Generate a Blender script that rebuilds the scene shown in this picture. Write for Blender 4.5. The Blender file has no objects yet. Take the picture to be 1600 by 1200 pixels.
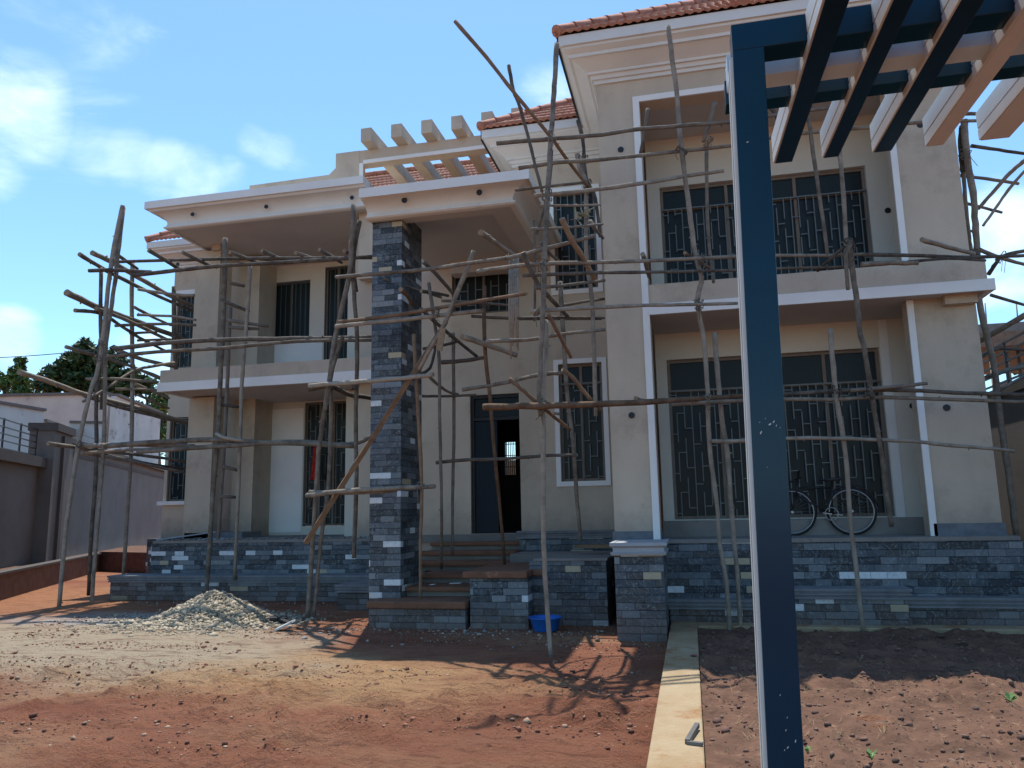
import bpy, math, random
import numpy as np
from mathutils import Vector, Matrix
random.seed(7); RNG = np.random.default_rng(7)
C = bpy.context.scene.collection
R = math.radians
# ---------------------------------------------------------------- camera
CAMH = 1.6; F = 1205.0
def cam_rows(yaw, pitch, roll):
    cy, sy = math.cos(yaw), math.sin(yaw); cp, sp = math.cos(pitch), math.sin(pitch)
    f = np.array([-sy*cp, cy*cp, sp]); r = np.array([cy, sy, 0.0]); u = np.cross(r, f)
    c, s = math.cos(roll), math.sin(roll)
    return np.array([c*r+s*u, -s*r+c*u, f])
M3 = cam_rows(R(12.7), R(9.35), R(-1.12))
cam_d = bpy.data.cameras.new('camera'); cam = bpy.data.objects.new('camera', cam_d); C.objects.link(cam)
mw = Matrix.Identity(4)
for i in range(3):
    mw[i][0] = M3[0][i]; mw[i][1] = M3[1][i]; mw[i][2] = -M3[2][i]
mw[2][3] = CAMH
cam.matrix_world = mw
cam_d.sensor_width = 36; cam_d.lens = 36*F/1600; cam_d.clip_end = 3000; cam_d.clip_start = 0.05
bpy.context.scene.camera = cam
# ---------------------------------------------------------------- sky + sun
SUN_EL = R(71.0); SUN_AZ = R(-17.4)          # azimuth from +Y towards +X
w = bpy.data.worlds.new('World'); bpy.context.scene.world = w; w.use_nodes = True
nt = w.node_tree; nt.nodes.clear()
def N(t, **k):
    n = nt.nodes.new(t)
    for a, b in k.items():
        if a == 'inp':
            for i, v in b.items(): n.inputs[i].default_value = v
        else: setattr(n, a, b)
    return n
def L(a, b): nt.links.new(a, b)
out = N('ShaderNodeOutputWorld'); bg = N('ShaderNodeBackground'); bg.inputs[1].default_value = 0.15
sky = N('ShaderNodeTexSky', sky_type='NISHITA', sun_disc=False, sun_elevation=SUN_EL, sun_rotation=SUN_AZ % (2*math.pi))
sky.air_density = 1.0; sky.dust_density = 0.3; sky.ozone_density = 1.6
tc = N('ShaderNodeTexCoord')
def dirmask(vec, inner, outer):
    d = N('ShaderNodeVectorMath', operation='DOT_PRODUCT'); L(tc.outputs['Generated'], d.inputs[0]); d.inputs[1].default_value = Vector(vec).normalized()
    m = N('ShaderNodeMapRange', interpolation_type='SMOOTHSTEP'); L(d.outputs['Value'], m.inputs[0])
    m.inputs[1].default_value = math.cos(R(outer)); m.inputs[2].default_value = math.cos(R(inner)); return m.outputs[0]
mp = N('ShaderNodeMapping'); mp.inputs['Scale'].default_value = (3.0, 3.0, 7.5); mp.inputs['Rotation'].default_value = (0, R(-22), R(10))
L(tc.outputs['Generated'], mp.inputs[0])
nz = N('ShaderNodeTexNoise', inp={'Scale': 1.7, 'Detail': 10, 'Roughness': .58, 'Distortion': .5}); L(mp.outputs[0], nz.inputs['Vector'])
def wray(px, py):
    return tuple(M3.T @ np.array([(px-800)/F, (600-py)/F, 1.0]))
acc = None
for px, py, a, b, g in ((0,175,.5,5,.34),(40,130,.4,3.4,.26),(-60,230,1,5,.30),(60,200,.3,3,.24),(150,228,.2,3,.18),(205,240,.2,3,.22),(255,258,.2,3,.23),(305,278,.2,3,.25),(350,285,.2,2.6,.2),(400,215,.1,2.0,.25),(435,232,.1,2.2,.25),(470,250,.1,2.0,.2),(880,140,.3,4,.16),(1560,350,1,4,.40),(1580,420,1,4,.32),(15,530,.4,3,.5),(240,590,1,6,.35),(1290,-300,4,14,.15),(-500,-200,5,25,.2)):
    m = dirmask(wray(px, py), a, b)
    k = N('ShaderNodeMath', operation='MULTIPLY'); L(m, k.inputs[0]); k.inputs[1].default_value = g
    if acc is None: acc = k.outputs[0]
    else:
        s = N('ShaderNodeMath', operation='MAXIMUM'); L(acc, s.inputs[0]); L(k.outputs[0], s.inputs[1]); acc = s.outputs[0]
sm = N('ShaderNodeMath', operation='ADD'); L(nz.outputs[0], sm.inputs[0]); L(acc, sm.inputs[1])
mr = N('ShaderNodeMapRange', interpolation_type='SMOOTHSTEP'); L(sm.outputs[0], mr.inputs[0]); mr.inputs[1].default_value = .66; mr.inputs[2].default_value = 1.16; mr.inputs[4].default_value = .68
tint = N('ShaderNodeMix', data_type='RGBA', blend_type='MULTIPLY'); tint.inputs[0].default_value = 1
L(sky.outputs[0], tint.inputs[6]); tint.inputs[7].default_value = (.76, .98, 1.06, 1)
mx = N('ShaderNodeMix', data_type='RGBA'); L(mr.outputs[0], mx.inputs[0]); L(tint.outputs[2], mx.inputs[6]); mx.inputs[7].default_value = (6.3, 7.2, 7.6, 1)
L(mx.outputs[2], bg.inputs[0]); L(bg.outputs[0], out.inputs[0])
sd = bpy.data.lights.new('sun', 'SUN'); sd.energy = 4.0; sd.angle = R(.55); sd.color = (1, .95, .87)
so = bpy.data.objects.new('sun', sd); C.objects.link(so)
sv = Vector((math.sin(SUN_AZ)*math.cos(SUN_EL), math.cos(SUN_AZ)*math.cos(SUN_EL), math.sin(SUN_EL)))
so.rotation_euler = sv.to_track_quat('Z', 'Y').to_euler(); so.location = (0, 0, 30)
vs = bpy.context.scene.view_settings; vs.view_transform = 'Standard'; vs.look = 'None'; vs.gamma = 1; vs.use_curve_mapping = False; vs.exposure = 0.6
# ---------------------------------------------------------------- helpers
def at(px, py, Y):
    d = M3.T @ np.array([(px-800)/F, (600-py)/F, 1.0]); t = Y/d[1]; return Vector((t*d[0], Y, CAMH+t*d[2]))
def atX(px, py, X):
    d = M3.T @ np.array([(px-800)/F, (600-py)/F, 1.0]); t = X/d[0]; return Vector((X, t*d[1], CAMH+t*d[2]))
def atZ(px, py, Z=0.0):
    d = M3.T @ np.array([(px-800)/F, (600-py)/F, 1.0]); t = (Z-CAMH)/d[2]; return Vector((t*d[0], t*d[1], Z))
def origin(o):
    v = Vector((0, 0, 0))
    while o: v += o.location; o = o.parent
    return v
class MB:
    def __init__(s): s.v = []; s.f = []; s.sm = []
    def quad(s, *p, smooth=False):
        n = len(s.v); s.v += [tuple(q) for q in p]; s.f.append(tuple(range(n, n+len(p)))); s.sm.append(smooth)
    def box(s, x0, x1, y0, y1, z0, z1):
        n = len(s.v)
        s.v += [(x0,y0,z0),(x1,y0,z0),(x1,y1,z0),(x0,y1,z0),(x0,y0,z1),(x1,y0,z1),(x1,y1,z1),(x0,y1,z1)]
        for q in ((0,3,2,1),(4,5,6,7),(0,1,5,4),(1,2,6,5),(2,3,7,6),(3,0,4,7)):
            s.f.append(tuple(n+i for i in q)); s.sm.append(False)
        return s
    def obox(s, c, ax, ay, az):      # oriented box: centre and three half vectors
        c = Vector(c); ax = Vector(ax); ay = Vector(ay); az = Vector(az); n = len(s.v)
        for k in (-1, 1):
            for i, j in ((-1,-1),(1,-1),(1,1),(-1,1)): s.v.append(tuple(c+ax*i+ay*j+az*k))
        for q in ((0,3,2,1),(4,5,6,7),(0,1,5,4),(1,2,6,5),(2,3,7,6),(3,0,4,7)):
            s.f.append(tuple(n+i for i in q)); s.sm.append(False)
        return s
    def bar(s, a, b, wd, h=None):
        a = Vector(a); b = Vector(b); d = b-a; h = h or wd
        up = Vector((0,0,1)) if abs(d.normalized().z) < .95 else Vector((0,1,0))
        r = d.cross(up).normalized(); u = r.cross(d).normalized()
        return s.obox((a+b)/2, d/2, r*wd/2, u*h/2)
    def tube(s, pts, rad, n=8, cap=True, closed=False, smooth=True):
        pts = [Vector(p) for p in pts]; m = len(pts)
        if not hasattr(rad, '__len__'): rad = [rad]*m
        base = len(s.v); ref = None
        for i, p in enumerate(pts):
            if closed: d = pts[(i+1) % m]-pts[i-1]
            else: d = pts[min(i+1, m-1)]-pts[max(i-1, 0)]
            d = d.normalized() if d.length > 1e-9 else Vector((0,0,1))
            if ref is None: ref = Vector((0,0,1)) if abs(d.z) < .9 else Vector((1,0,0))
            u = (ref-d*ref.dot(d)).normalized(); v = d.cross(u); ref = u
            for k in range(n):
                a = 2*math.pi*k/n; s.v.append(tuple(p+(u*math.cos(a)+v*math.sin(a))*rad[i]))
        for i in range(m if closed else m-1):
            j = (i+1) % m
            for k in range(n):
                l = (k+1) % n; s.f.append((base+i*n+k, base+i*n+l, base+j*n+l, base+j*n+k)); s.sm.append(smooth)
        if cap and not closed:
            s.f.append(tuple(base+k for k in range(n))[::-1]); s.sm.append(False)
            s.f.append(tuple(base+(m-1)*n+k for k in range(n))); s.sm.append(False)
        return s
    def lathe(s, c, prof, n=24):     # prof: (r,z) list
        base = len(s.v)
        for r, z in prof:
            for k in range(n):
                a = 2*math.pi*k/n; s.v.append((c[0]+r*math.cos(a), c[1]+r*math.sin(a), c[2]+z))
        for i in range(len(prof)-1):
            for k in range(n):
                l = (k+1) % n; s.f.append((base+i*n+k, base+i*n+l, base+(i+1)*n+l, base+(i+1)*n+k)); s.sm.append(True)
        return s
    def sweep(s, prof, path, close_ends=True):
        """prof: closed list (outward offset, z); path in plan; outward = right-hand side of travel"""
        P = [Vector(p) for p in path]; m = len(P); offs = []
        for i in range(m):
            ns = []
            if i > 0: d = (P[i]-P[i-1]).normalized(); ns.append(Vector((d.y, -d.x)))
            if i < m-1: d = (P[i+1]-P[i]).normalized(); ns.append(Vector((d.y, -d.x)))
            nn = ns[0] if len(ns) == 1 else (ns[0]+ns[1])/(1+ns[0].dot(ns[1]))
            offs.append(nn)
        base = len(s.v); k = len(prof)
        for i in range(m):
            for d, z in prof: q = P[i]+offs[i]*d; s.v.append((q.x, q.y, z))
        for i in range(m-1):
            for j in range(k):
                l = (j+1) % k; s.f.append((base+i*k+j, base+i*k+l, base+(i+1)*k+l, base+(i+1)*k+j)); s.sm.append(False)
        if close_ends:
            s.f.append(tuple(base+j for j in range(k))[::-1]); s.sm.append(False)
            s.f.append(tuple(base+(m-1)*k+j for j in range(k))); s.sm.append(False)
        return s
    def build(s, name, m, parent=None, loc=None, bevel=0, fixn=True):
        o0 = origin(parent) if parent else Vector((0,0,0))
        if loc is not None: lo = Vector(loc)
        elif parent: lo = o0
        else:
            A = np.array(s.v); lo = Vector(((A[:,0].min()+A[:,0].max())/2, (A[:,1].min()+A[:,1].max())/2, A[:,2].min()))
        me = bpy.data.meshes.new(name)
        A = np.array(s.v)-np.array(lo); me.from_pydata(A.tolist(), [], s.f)
        me.polygons.foreach_set('use_smooth', s.sm)
        if fixn:
            import bmesh
            b = bmesh.new(); b.from_mesh(me); bmesh.ops.recalc_face_normals(b, faces=b.faces); b.to_mesh(me); b.free()
        for mm in (m if isinstance(m, (list, tuple)) else [m]): me.materials.append(mm)
        o = bpy.data.objects.new(name, me); C.objects.link(o); o.location = lo-o0
        if parent: o.parent = parent
        if bevel:
            bm_ = o.modifiers.new('bevel', 'BEVEL'); bm_.width = bevel; bm_.segments = 2; bm_.limit_method = 'ANGLE'
        return o
def tag(o, label=None, cat=None, group=None, kind=None):
    if label: o['label'] = label
    if cat: o['category'] = cat
    if group: o['group'] = group
    if kind: o['kind'] = kind
    return o
def empty(name, loc, label=None, cat=None, group=None):
    o = bpy.data.objects.new(name, None); C.objects.link(o); o.location = loc; o.empty_display_size = .2
    return tag(o, label, cat, group)
def vnoise(x, y, seed=0):
    xi = np.floor(x).astype(int); yi = np.floor(y).astype(int); xf = x-xi; yf = y-yi
    def h(a, b):
        n = (a*374761393+b*668265263+seed*982451653) & 0x7fffffff
        n = ((n ^ (n >> 13))*1274126177) & 0x7fffffff
        return ((n ^ (n >> 16)) & 0xffff)/65535.0
    u = xf*xf*(3-2*xf); v = yf*yf*(3-2*yf)
    return (h(xi,yi)*(1-u)+h(xi+1,yi)*u)*(1-v)+(h(xi,yi+1)*(1-u)+h(xi+1,yi+1)*u)*v
def fbm(x, y, o=4, seed=0):
    r = 0; a = .5; s = 0
    for i in range(o): r = r+a*vnoise(x*2**i, y*2**i, seed+i); s += a; a *= .5
    return r/s
# ---------------------------------------------------------------- materials
def mat(name, col, rough=.85, var=.15, scale=3.0, bump=.2, bscale=40, metallic=0, stretch=None, col2=None, spec=.4, dirt=None, streak=0, splash=0):
    m = bpy.data.materials.new(name); m.use_nodes = True; t = m.node_tree; b = t.nodes['Principled BSDF']
    b.inputs['Roughness'].default_value = rough; b.inputs['Metallic'].default_value = metallic; b.inputs['Specular IOR Level'].default_value = spec
    g = t.nodes.new('ShaderNodeNewGeometry'); src = g.outputs['Position']
    if stretch:
        tcn = t.nodes.new('ShaderNodeTexCoord'); mp_ = t.nodes.new('ShaderNodeMapping'); mp_.inputs['Scale'].default_value = stretch
        t.links.new(tcn.outputs['Object'], mp_.inputs[0]); src = mp_.outputs[0]
    n = t.nodes.new('ShaderNodeTexNoise'); n.inputs['Scale'].default_value = scale; n.inputs['Detail'].default_value = 6; n.inputs['Roughness'].default_value = .6
    t.links.new(src, n.inputs['Vector'])
    cr = t.nodes.new('ShaderNodeValToRGB'); cr.color_ramp.elements[0].position = .3; cr.color_ramp.elements[1].position = .7
    c2 = col2 or tuple(min(1, c*(1+var)) for c in col); c1 = tuple(c*(1-var) for c in col) if not col2 else col
    cr.color_ramp.elements[0].color = (*c1, 1); cr.color_ramp.elements[1].color = (*c2, 1)
    t.links.new(n.outputs[0], cr.inputs[0]); last = cr.outputs[0]
    if dirt:
        n2 = t.nodes.new('ShaderNodeTexNoise'); n2.inputs['Scale'].default_value = dirt[1]; n2.inputs['Detail'].default_value = 9; n2.inputs['Roughness'].default_value = .7
        t.links.new(src, n2.inputs['Vector'])
        mr_ = t.nodes.new('ShaderNodeMapRange'); mr_.inputs[1].default_value = dirt[2]; mr_.inputs[2].default_value = dirt[2]+.12; t.links.new(n2.outputs[0], mr_.inputs[0])
        mm = t.nodes.new('ShaderNodeMix'); mm.data_type = 'RGBA'; t.links.new(mr_.outputs[0], mm.inputs[0]); t.links.new(last, mm.inputs[6]); mm.inputs[7].default_value = (*dirt[0], 1); last = mm.outputs[2]
    if streak:
        mp2 = t.nodes.new('ShaderNodeMapping'); mp2.inputs['Scale'].default_value = (1.7, 1.7, .5); t.links.new(g.outputs['Position'], mp2.inputs[0])
        n4 = t.nodes.new('ShaderNodeTexNoise'); n4.inputs['Scale'].default_value = 1.0; n4.inputs['Detail'].default_value = 8; n4.inputs['Roughness'].default_value = .65; t.links.new(mp2.outputs[0], n4.inputs['Vector'])
        m4 = t.nodes.new('ShaderNodeMapRange'); m4.inputs[1].default_value = .35; m4.inputs[2].default_value = .7; m4.inputs[3].default_value = 1.06; m4.inputs[4].default_value = 1-streak*1.6; t.links.new(n4.outputs[0], m4.inputs[0])
        x4 = t.nodes.new('ShaderNodeVectorMath'); x4.operation = 'SCALE'; t.links.new(last, x4.inputs[0]); t.links.new(m4.outputs[0], x4.inputs['Scale']); last = x4.outputs[0]
    if splash:
        sp = t.nodes.new('ShaderNodeSeparateXYZ'); t.links.new(g.outputs['Position'], sp.inputs[0])
        n6 = t.nodes.new('ShaderNodeTexNoise'); n6.inputs['Scale'].default_value = 3.5; n6.inputs['Detail'].default_value = 9; n6.inputs['Roughness'].default_value = .7; t.links.new(g.outputs['Position'], n6.inputs['Vector'])
        a6 = t.nodes.new('ShaderNodeMath'); a6.operation = 'MULTIPLY_ADD'; t.links.new(n6.outputs[0], a6.inputs[0]); a6.inputs[1].default_value = -.9; t.links.new(sp.outputs[2], a6.inputs[2])
        r6 = t.nodes.new('ShaderNodeMapRange'); r6.inputs[1].default_value = splash-.35; r6.inputs[2].default_value = splash-.75; r6.inputs[4].default_value = .6; t.links.new(a6.outputs[0], r6.inputs[0])
        x6 = t.nodes.new('ShaderNodeMix'); x6.data_type = 'RGBA'; t.links.new(r6.outputs[0], x6.inputs[0]); t.links.new(last, x6.inputs[6]); x6.inputs[7].default_value = (.27, .22, .18, 1); last = x6.outputs[2]
    t.links.new(last, b.inputs['Base Color'])
    if bump:
        n3 = t.nodes.new('ShaderNodeTexNoise'); n3.inputs['Scale'].default_value = bscale; n3.inputs['Detail'].default_value = 5; t.links.new(src, n3.inputs['Vector'])
        bp = t.nodes.new('ShaderNodeBump'); bp.inputs['Strength'].default_value = bump; bp.inputs['Distance'].default_value = .02
        t.links.new(n3.outputs[0], bp.inputs['Height']); t.links.new(bp.outputs[0], b.inputs['Normal'])
    return m
PLASTER = mat('plaster', (.51, .43, .335), .9, .07, .9, .3, 60, dirt=((.42,.35,.27), 1.3, .54), splash=1.55, streak=.05)
CREAM = mat('cream_paint', (.62, .59, .51), .85, .07, .8, .1, 50)
WHITE = mat('white_paint', (.76, .76, .74), .8, .05, 1.5, .06, 50, dirt=((.55,.53,.5), 4, .68))
CORN = mat('cornice_render', (.66, .66, .63), .88, .06, 1.0, .08, 50, dirt=((.57,.57,.55), 2.2, .6))
FASCIA = mat('fascia_white', (.72, .72, .69), .85, .06, 1.5, .06, 50)
SOFFIT = mat('soffit_plaster', (.50, .49, .47), .9, .06, 1.0, .08, 40)
CONC = mat('raw_concrete', (.21, .195, .18), .95, .18, 2.5, .35, 35, dirt=((.12,.11,.1), 5, .6))
CEMENT = mat('cement_patch', (.14, .155, .175), .95, .25, 6, .4, 30)
RED = mat('red_dusted_concrete', (.18, .085, .05), .95, .22, 4, .5, 25, dirt=((.3,.16,.1), 6, .6))
METAL = mat('grille_metal', (.15, .17, .17), .6, .1, 10, 0, metallic=.3)
DARKBAR = mat('dark_teal_bars', (.06, .085, .09), .6, .1, 10, 0)
FRAMEM = mat('window_frame', (.2, .16, .125), .8, .12, 6, .1)
BLACK = mat('black_metal', (.015, .015, .017), .45, .1, 10, 0)
def glassy(name, col, rough=.06):
    m = bpy.data.materials.new(name); m.use_nodes = True; b = m.node_tree.nodes['Principled BSDF']
    b.inputs['Base Color'].default_value = (*col, 1); b.inputs['Roughness'].default_value = rough; b.inputs['Specular IOR Level'].default_value = .16; return m
GLASS = glassy('dark_window_glass', (.02, .027, .028), .3)
def wood(name, a, b_):
    m = bpy.data.materials.new(name); m.use_nodes = True; t = m.node_tree; b = t.nodes['Principled BSDF']; b.inputs['Roughness'].default_value = .9; b.inputs['Specular IOR Level'].default_value = .25
    g = t.nodes.new('ShaderNodeNewGeometry')
    n = t.nodes.new('ShaderNodeTexNoise'); n.inputs['Scale'].default_value = 5; n.inputs['Detail'].default_value = 8; n.inputs['Roughness'].default_value = .75; t.links.new(g.outputs['Position'], n.inputs['Vector'])
    oi = t.nodes.new('ShaderNodeObjectInfo')
    ad = t.nodes.new('ShaderNodeMath'); ad.operation = 'MULTIPLY_ADD'; t.links.new(oi.outputs['Random'], ad.inputs[0]); ad.inputs[1].default_value = .35; ad.inputs[2].default_value = -.17
    a2 = t.nodes.new('ShaderNodeMath'); t.links.new(n.outputs[0], a2.inputs[0]); t.links.new(ad.outputs[0], a2.inputs[1])
    cr = t.nodes.new('ShaderNodeValToRGB'); e = cr.color_ramp.elements; e[0].position = .3; e[0].color = (*a, 1); e[1].position = .7; e[1].color = (*b_, 1)
    t.links.new(a2.outputs[0], cr.inputs[0]); t.links.new(cr.outputs[0], b.inputs['Base Color'])
    n3 = t.nodes.new('ShaderNodeTexNoise'); n3.inputs['Scale'].default_value = 45; n3.inputs['Detail'].default_value = 6; t.links.new(g.outputs['Position'], n3.inputs['Vector'])
    bp = t.nodes.new('ShaderNodeBump'); bp.inputs['Strength'].default_value = .7; bp.inputs['Distance'].default_value = .015; t.links.new(n3.outputs[0], bp.inputs['Height']); t.links.new(bp.outputs[0], b.inputs['Normal'])
    return m
WOOD = wood('weathered_pole_wood', (.095, .076, .058), (.31, .265, .215))
WOODB = wood('brown_pole_wood', (.10, .058, .036), (.25, .165, .105))
WOODD = wood('dark_pole_wood', (.06, .05, .042), (.20, .17, .14))
CUT = mat('cut_wood_end', (.24, .18, .115), .9, .2, 30, .2, 60)
def stone():
    m = bpy.data.materials.new('slate_cladding'); m.use_nodes = True; t = m.node_tree; b = t.nodes['Principled BSDF']
    def nd(ty, **k):
        n = t.nodes.new(ty)
        for a, c in k.items(): setattr(n, a, c)
        return n
    def mth(op, a, c=None, d=None):
        n = nd('ShaderNodeMath', operation=op)
        for i, x in enumerate((a, c, d)):
            if x is None: continue
            if isinstance(x, (int, float)): n.inputs[i].default_value = x
            else: t.links.new(x, n.inputs[i])
        return n.outputs[0]
    g = nd('ShaderNodeNewGeometry'); sp = nd('ShaderNodeSeparateXYZ'); t.links.new(g.outputs['Position'], sp.inputs[0])
    u = mth('ADD', sp.outputs[0], sp.outputs[1]); v = mth('DIVIDE', sp.outputs[2], .092)
    row = mth('FLOOR', v)
    wn = nd('ShaderNodeTexWhiteNoise', noise_dimensions='1D'); t.links.new(row, wn.inputs['W'])
    uu = mth('ADD', mth('DIVIDE', u, .27), mth('MULTIPLY', wn.outputs[0], 7.3))
    # uneven tile lengths
    uu = mth('ADD', uu, mth('MULTIPLY', mth('SINE', mth('MULTIPLY', uu, 2.1)), .22))
    col = mth('FLOOR', uu)
    cb = nd('ShaderNodeCombineXYZ'); t.links.new(col, cb.inputs[0]); t.links.new(row, cb.inputs[1])
    w2 = nd('ShaderNodeTexWhiteNoise', noise_dimensions='2D'); t.links.new(cb.outputs[0], w2.inputs['Vector'])
    cr = nd('ShaderNodeValToRGB'); cr.color_ramp.interpolation = 'CONSTANT'; e = cr.color_ramp.elements
    stops = [(0,(.022,.032,.042)),(.14,(.045,.06,.074)),(.30,(.075,.094,.112)),(.46,(.026,.034,.04)),(.58,(.10,.12,.138)),(.72,(.135,.155,.172)),(.82,(.05,.056,.06)),(.89,(.19,.21,.22)),(.935,(.62,.66,.68)),(.986,(.42,.35,.23))]
    e[0].position = 0; e[0].color = (*stops[0][1], 1); e[1].position = stops[1][0]; e[1].color = (*stops[1][1], 1)
    for p, c in stops[2:]: q = e.new(p); q.color = (*c, 1)
    t.links.new(w2.outputs[0], cr.inputs[0])
    # veins and scuffs
    n = nd('ShaderNodeTexNoise'); n.inputs['Scale'].default_value = 7; n.inputs['Detail'].default_value = 9; n.inputs['Roughness'].default_value = .72; n.inputs['Distortion'].default_value = 1.6
    t.links.new(g.outputs['Position'], n.inputs['Vector'])
    mr_ = nd('ShaderNodeMapRange'); mr_.inputs[1].default_value = .54; mr_.inputs[2].default_value = .70; mr_.inputs[4].default_value = .7; t.links.new(n.outputs[0], mr_.inputs[0])
    mx_ = nd('ShaderNodeMix', data_type='RGBA'); t.links.new(mr_.outputs[0], mx_.inputs[0]); t.links.new(cr.outputs[0], mx_.inputs[6]); mx_.inputs[7].default_value = (.24, .27, .29, 1)
    n7 = nd('ShaderNodeTexNoise'); n7.inputs['Scale'].default_value = 5; n7.inputs['Detail'].default_value = 5; n7.inputs['Distortion'].default_value = 2.6; t.links.new(g.outputs['Position'], n7.inputs['Vector'])
    ad7 = mth('ADD', n7.outputs[0], mth('MULTIPLY', w2.outputs[0], .12)); vv = mth('ABSOLUTE', mth('SUBTRACT', ad7, .56))
    mv = nd('ShaderNodeMapRange'); mv.inputs[1].default_value = .012; mv.inputs[2].default_value = .0; mv.inputs[4].default_value = .8; t.links.new(vv, mv.inputs[0])
    mxv = nd('ShaderNodeMix', data_type='RGBA'); t.links.new(mv.outputs[0], mxv.inputs[0]); t.links.new(mx_.outputs[2], mxv.inputs[6]); mxv.inputs[7].default_value = (.34, .37, .38, 1); mx_ = mxv
    # red dust near the ground
    n5 = nd('ShaderNodeTexNoise'); n5.inputs['Scale'].default_value = 2.5; n5.inputs['Detail'].default_value = 5; t.links.new(g.outputs['Position'], n5.inputs['Vector'])
    md = nd('ShaderNodeMapRange'); t.links.new(mth('SUBTRACT', sp.outputs[2], mth('MULTIPLY', n5.outputs[0], .55)), md.inputs[0]); md.inputs[1].default_value = .2; md.inputs[2].default_value = -.25; md.inputs[4].default_value = .6
    md2 = nd('ShaderNodeMix', data_type='RGBA'); t.links.new(md.outputs[0], md2.inputs[0]); t.links.new(mx_.outputs[2], md2.inputs[6]); md2.inputs[7].default_value = (.14, .085, .06, 1)
    t.links.new(md2.outputs[2], b.inputs['Base Color']); b.inputs['Roughness'].default_value = .55
    # joints
    fu = mth('FRACT', uu); fv = mth('FRACT', v)
    ju = mth('MINIMUM', mth('MULTIPLY', fu, .27), mth('MULTIPLY', mth('SUBTRACT', 1.0, fu), .27)); jv = mth('MINIMUM', mth('MULTIPLY', fv, .083), mth('MULTIPLY', mth('SUBTRACT', 1.0, fv), .083))
    jj = mth('MINIMUM', mth('DIVIDE', mth('MINIMUM', ju, jv), .005), 1.0)
    hh = mth('ADD', mth('MULTIPLY', jj, .5), mth('ADD', mth('MULTIPLY', w2.outputs[0], .9), mth('MULTIPLY', n.outputs[0], .8)))
    bp = nd('ShaderNodeBump'); bp.inputs['Strength'].default_value = 1; bp.inputs['Distance'].default_value = .02; t.links.new(hh, bp.inputs['Height']); t.links.new(bp.outputs[0], b.inputs['Normal'])
    return m
STONE = stone()
TILE = mat('clay_roof_tile', (.30, .105, .062), .8, .3, 7, .2, 60, col2=(.50, .24, .16), dirt=((.16,.075,.058), 7, .58))
BLUE = mat('blue_gloss_paint', (.0025, .03, .056), .2, .12, 1.2, .03, 10, spec=.25, dirt=((.004,.022,.038), 1.3, .58))
BLUED = mat('dark_blue_paint', (.005, .022, .05), .2, .2, 1.5, .03, 10, spec=.5)
PALEP = mat('pale_sunlit_faces_and_scuffs', (.62, .6, .55), .6, .05, 3, .05, 20)  # sunlight on pergola faces put into a pale colour; also real scuffs
PEACH = mat('pale_slat_grey', (.60, .60, .60), .7, .06, 3, .05, 20)  # plain pale grey for the right-hand slats
SKYREFL = mat('beam_sky_reflection', (.55, .65, .70), .5, .06, 3, .03, 20)  # sky reflection on the second beam put into its base colour
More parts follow.
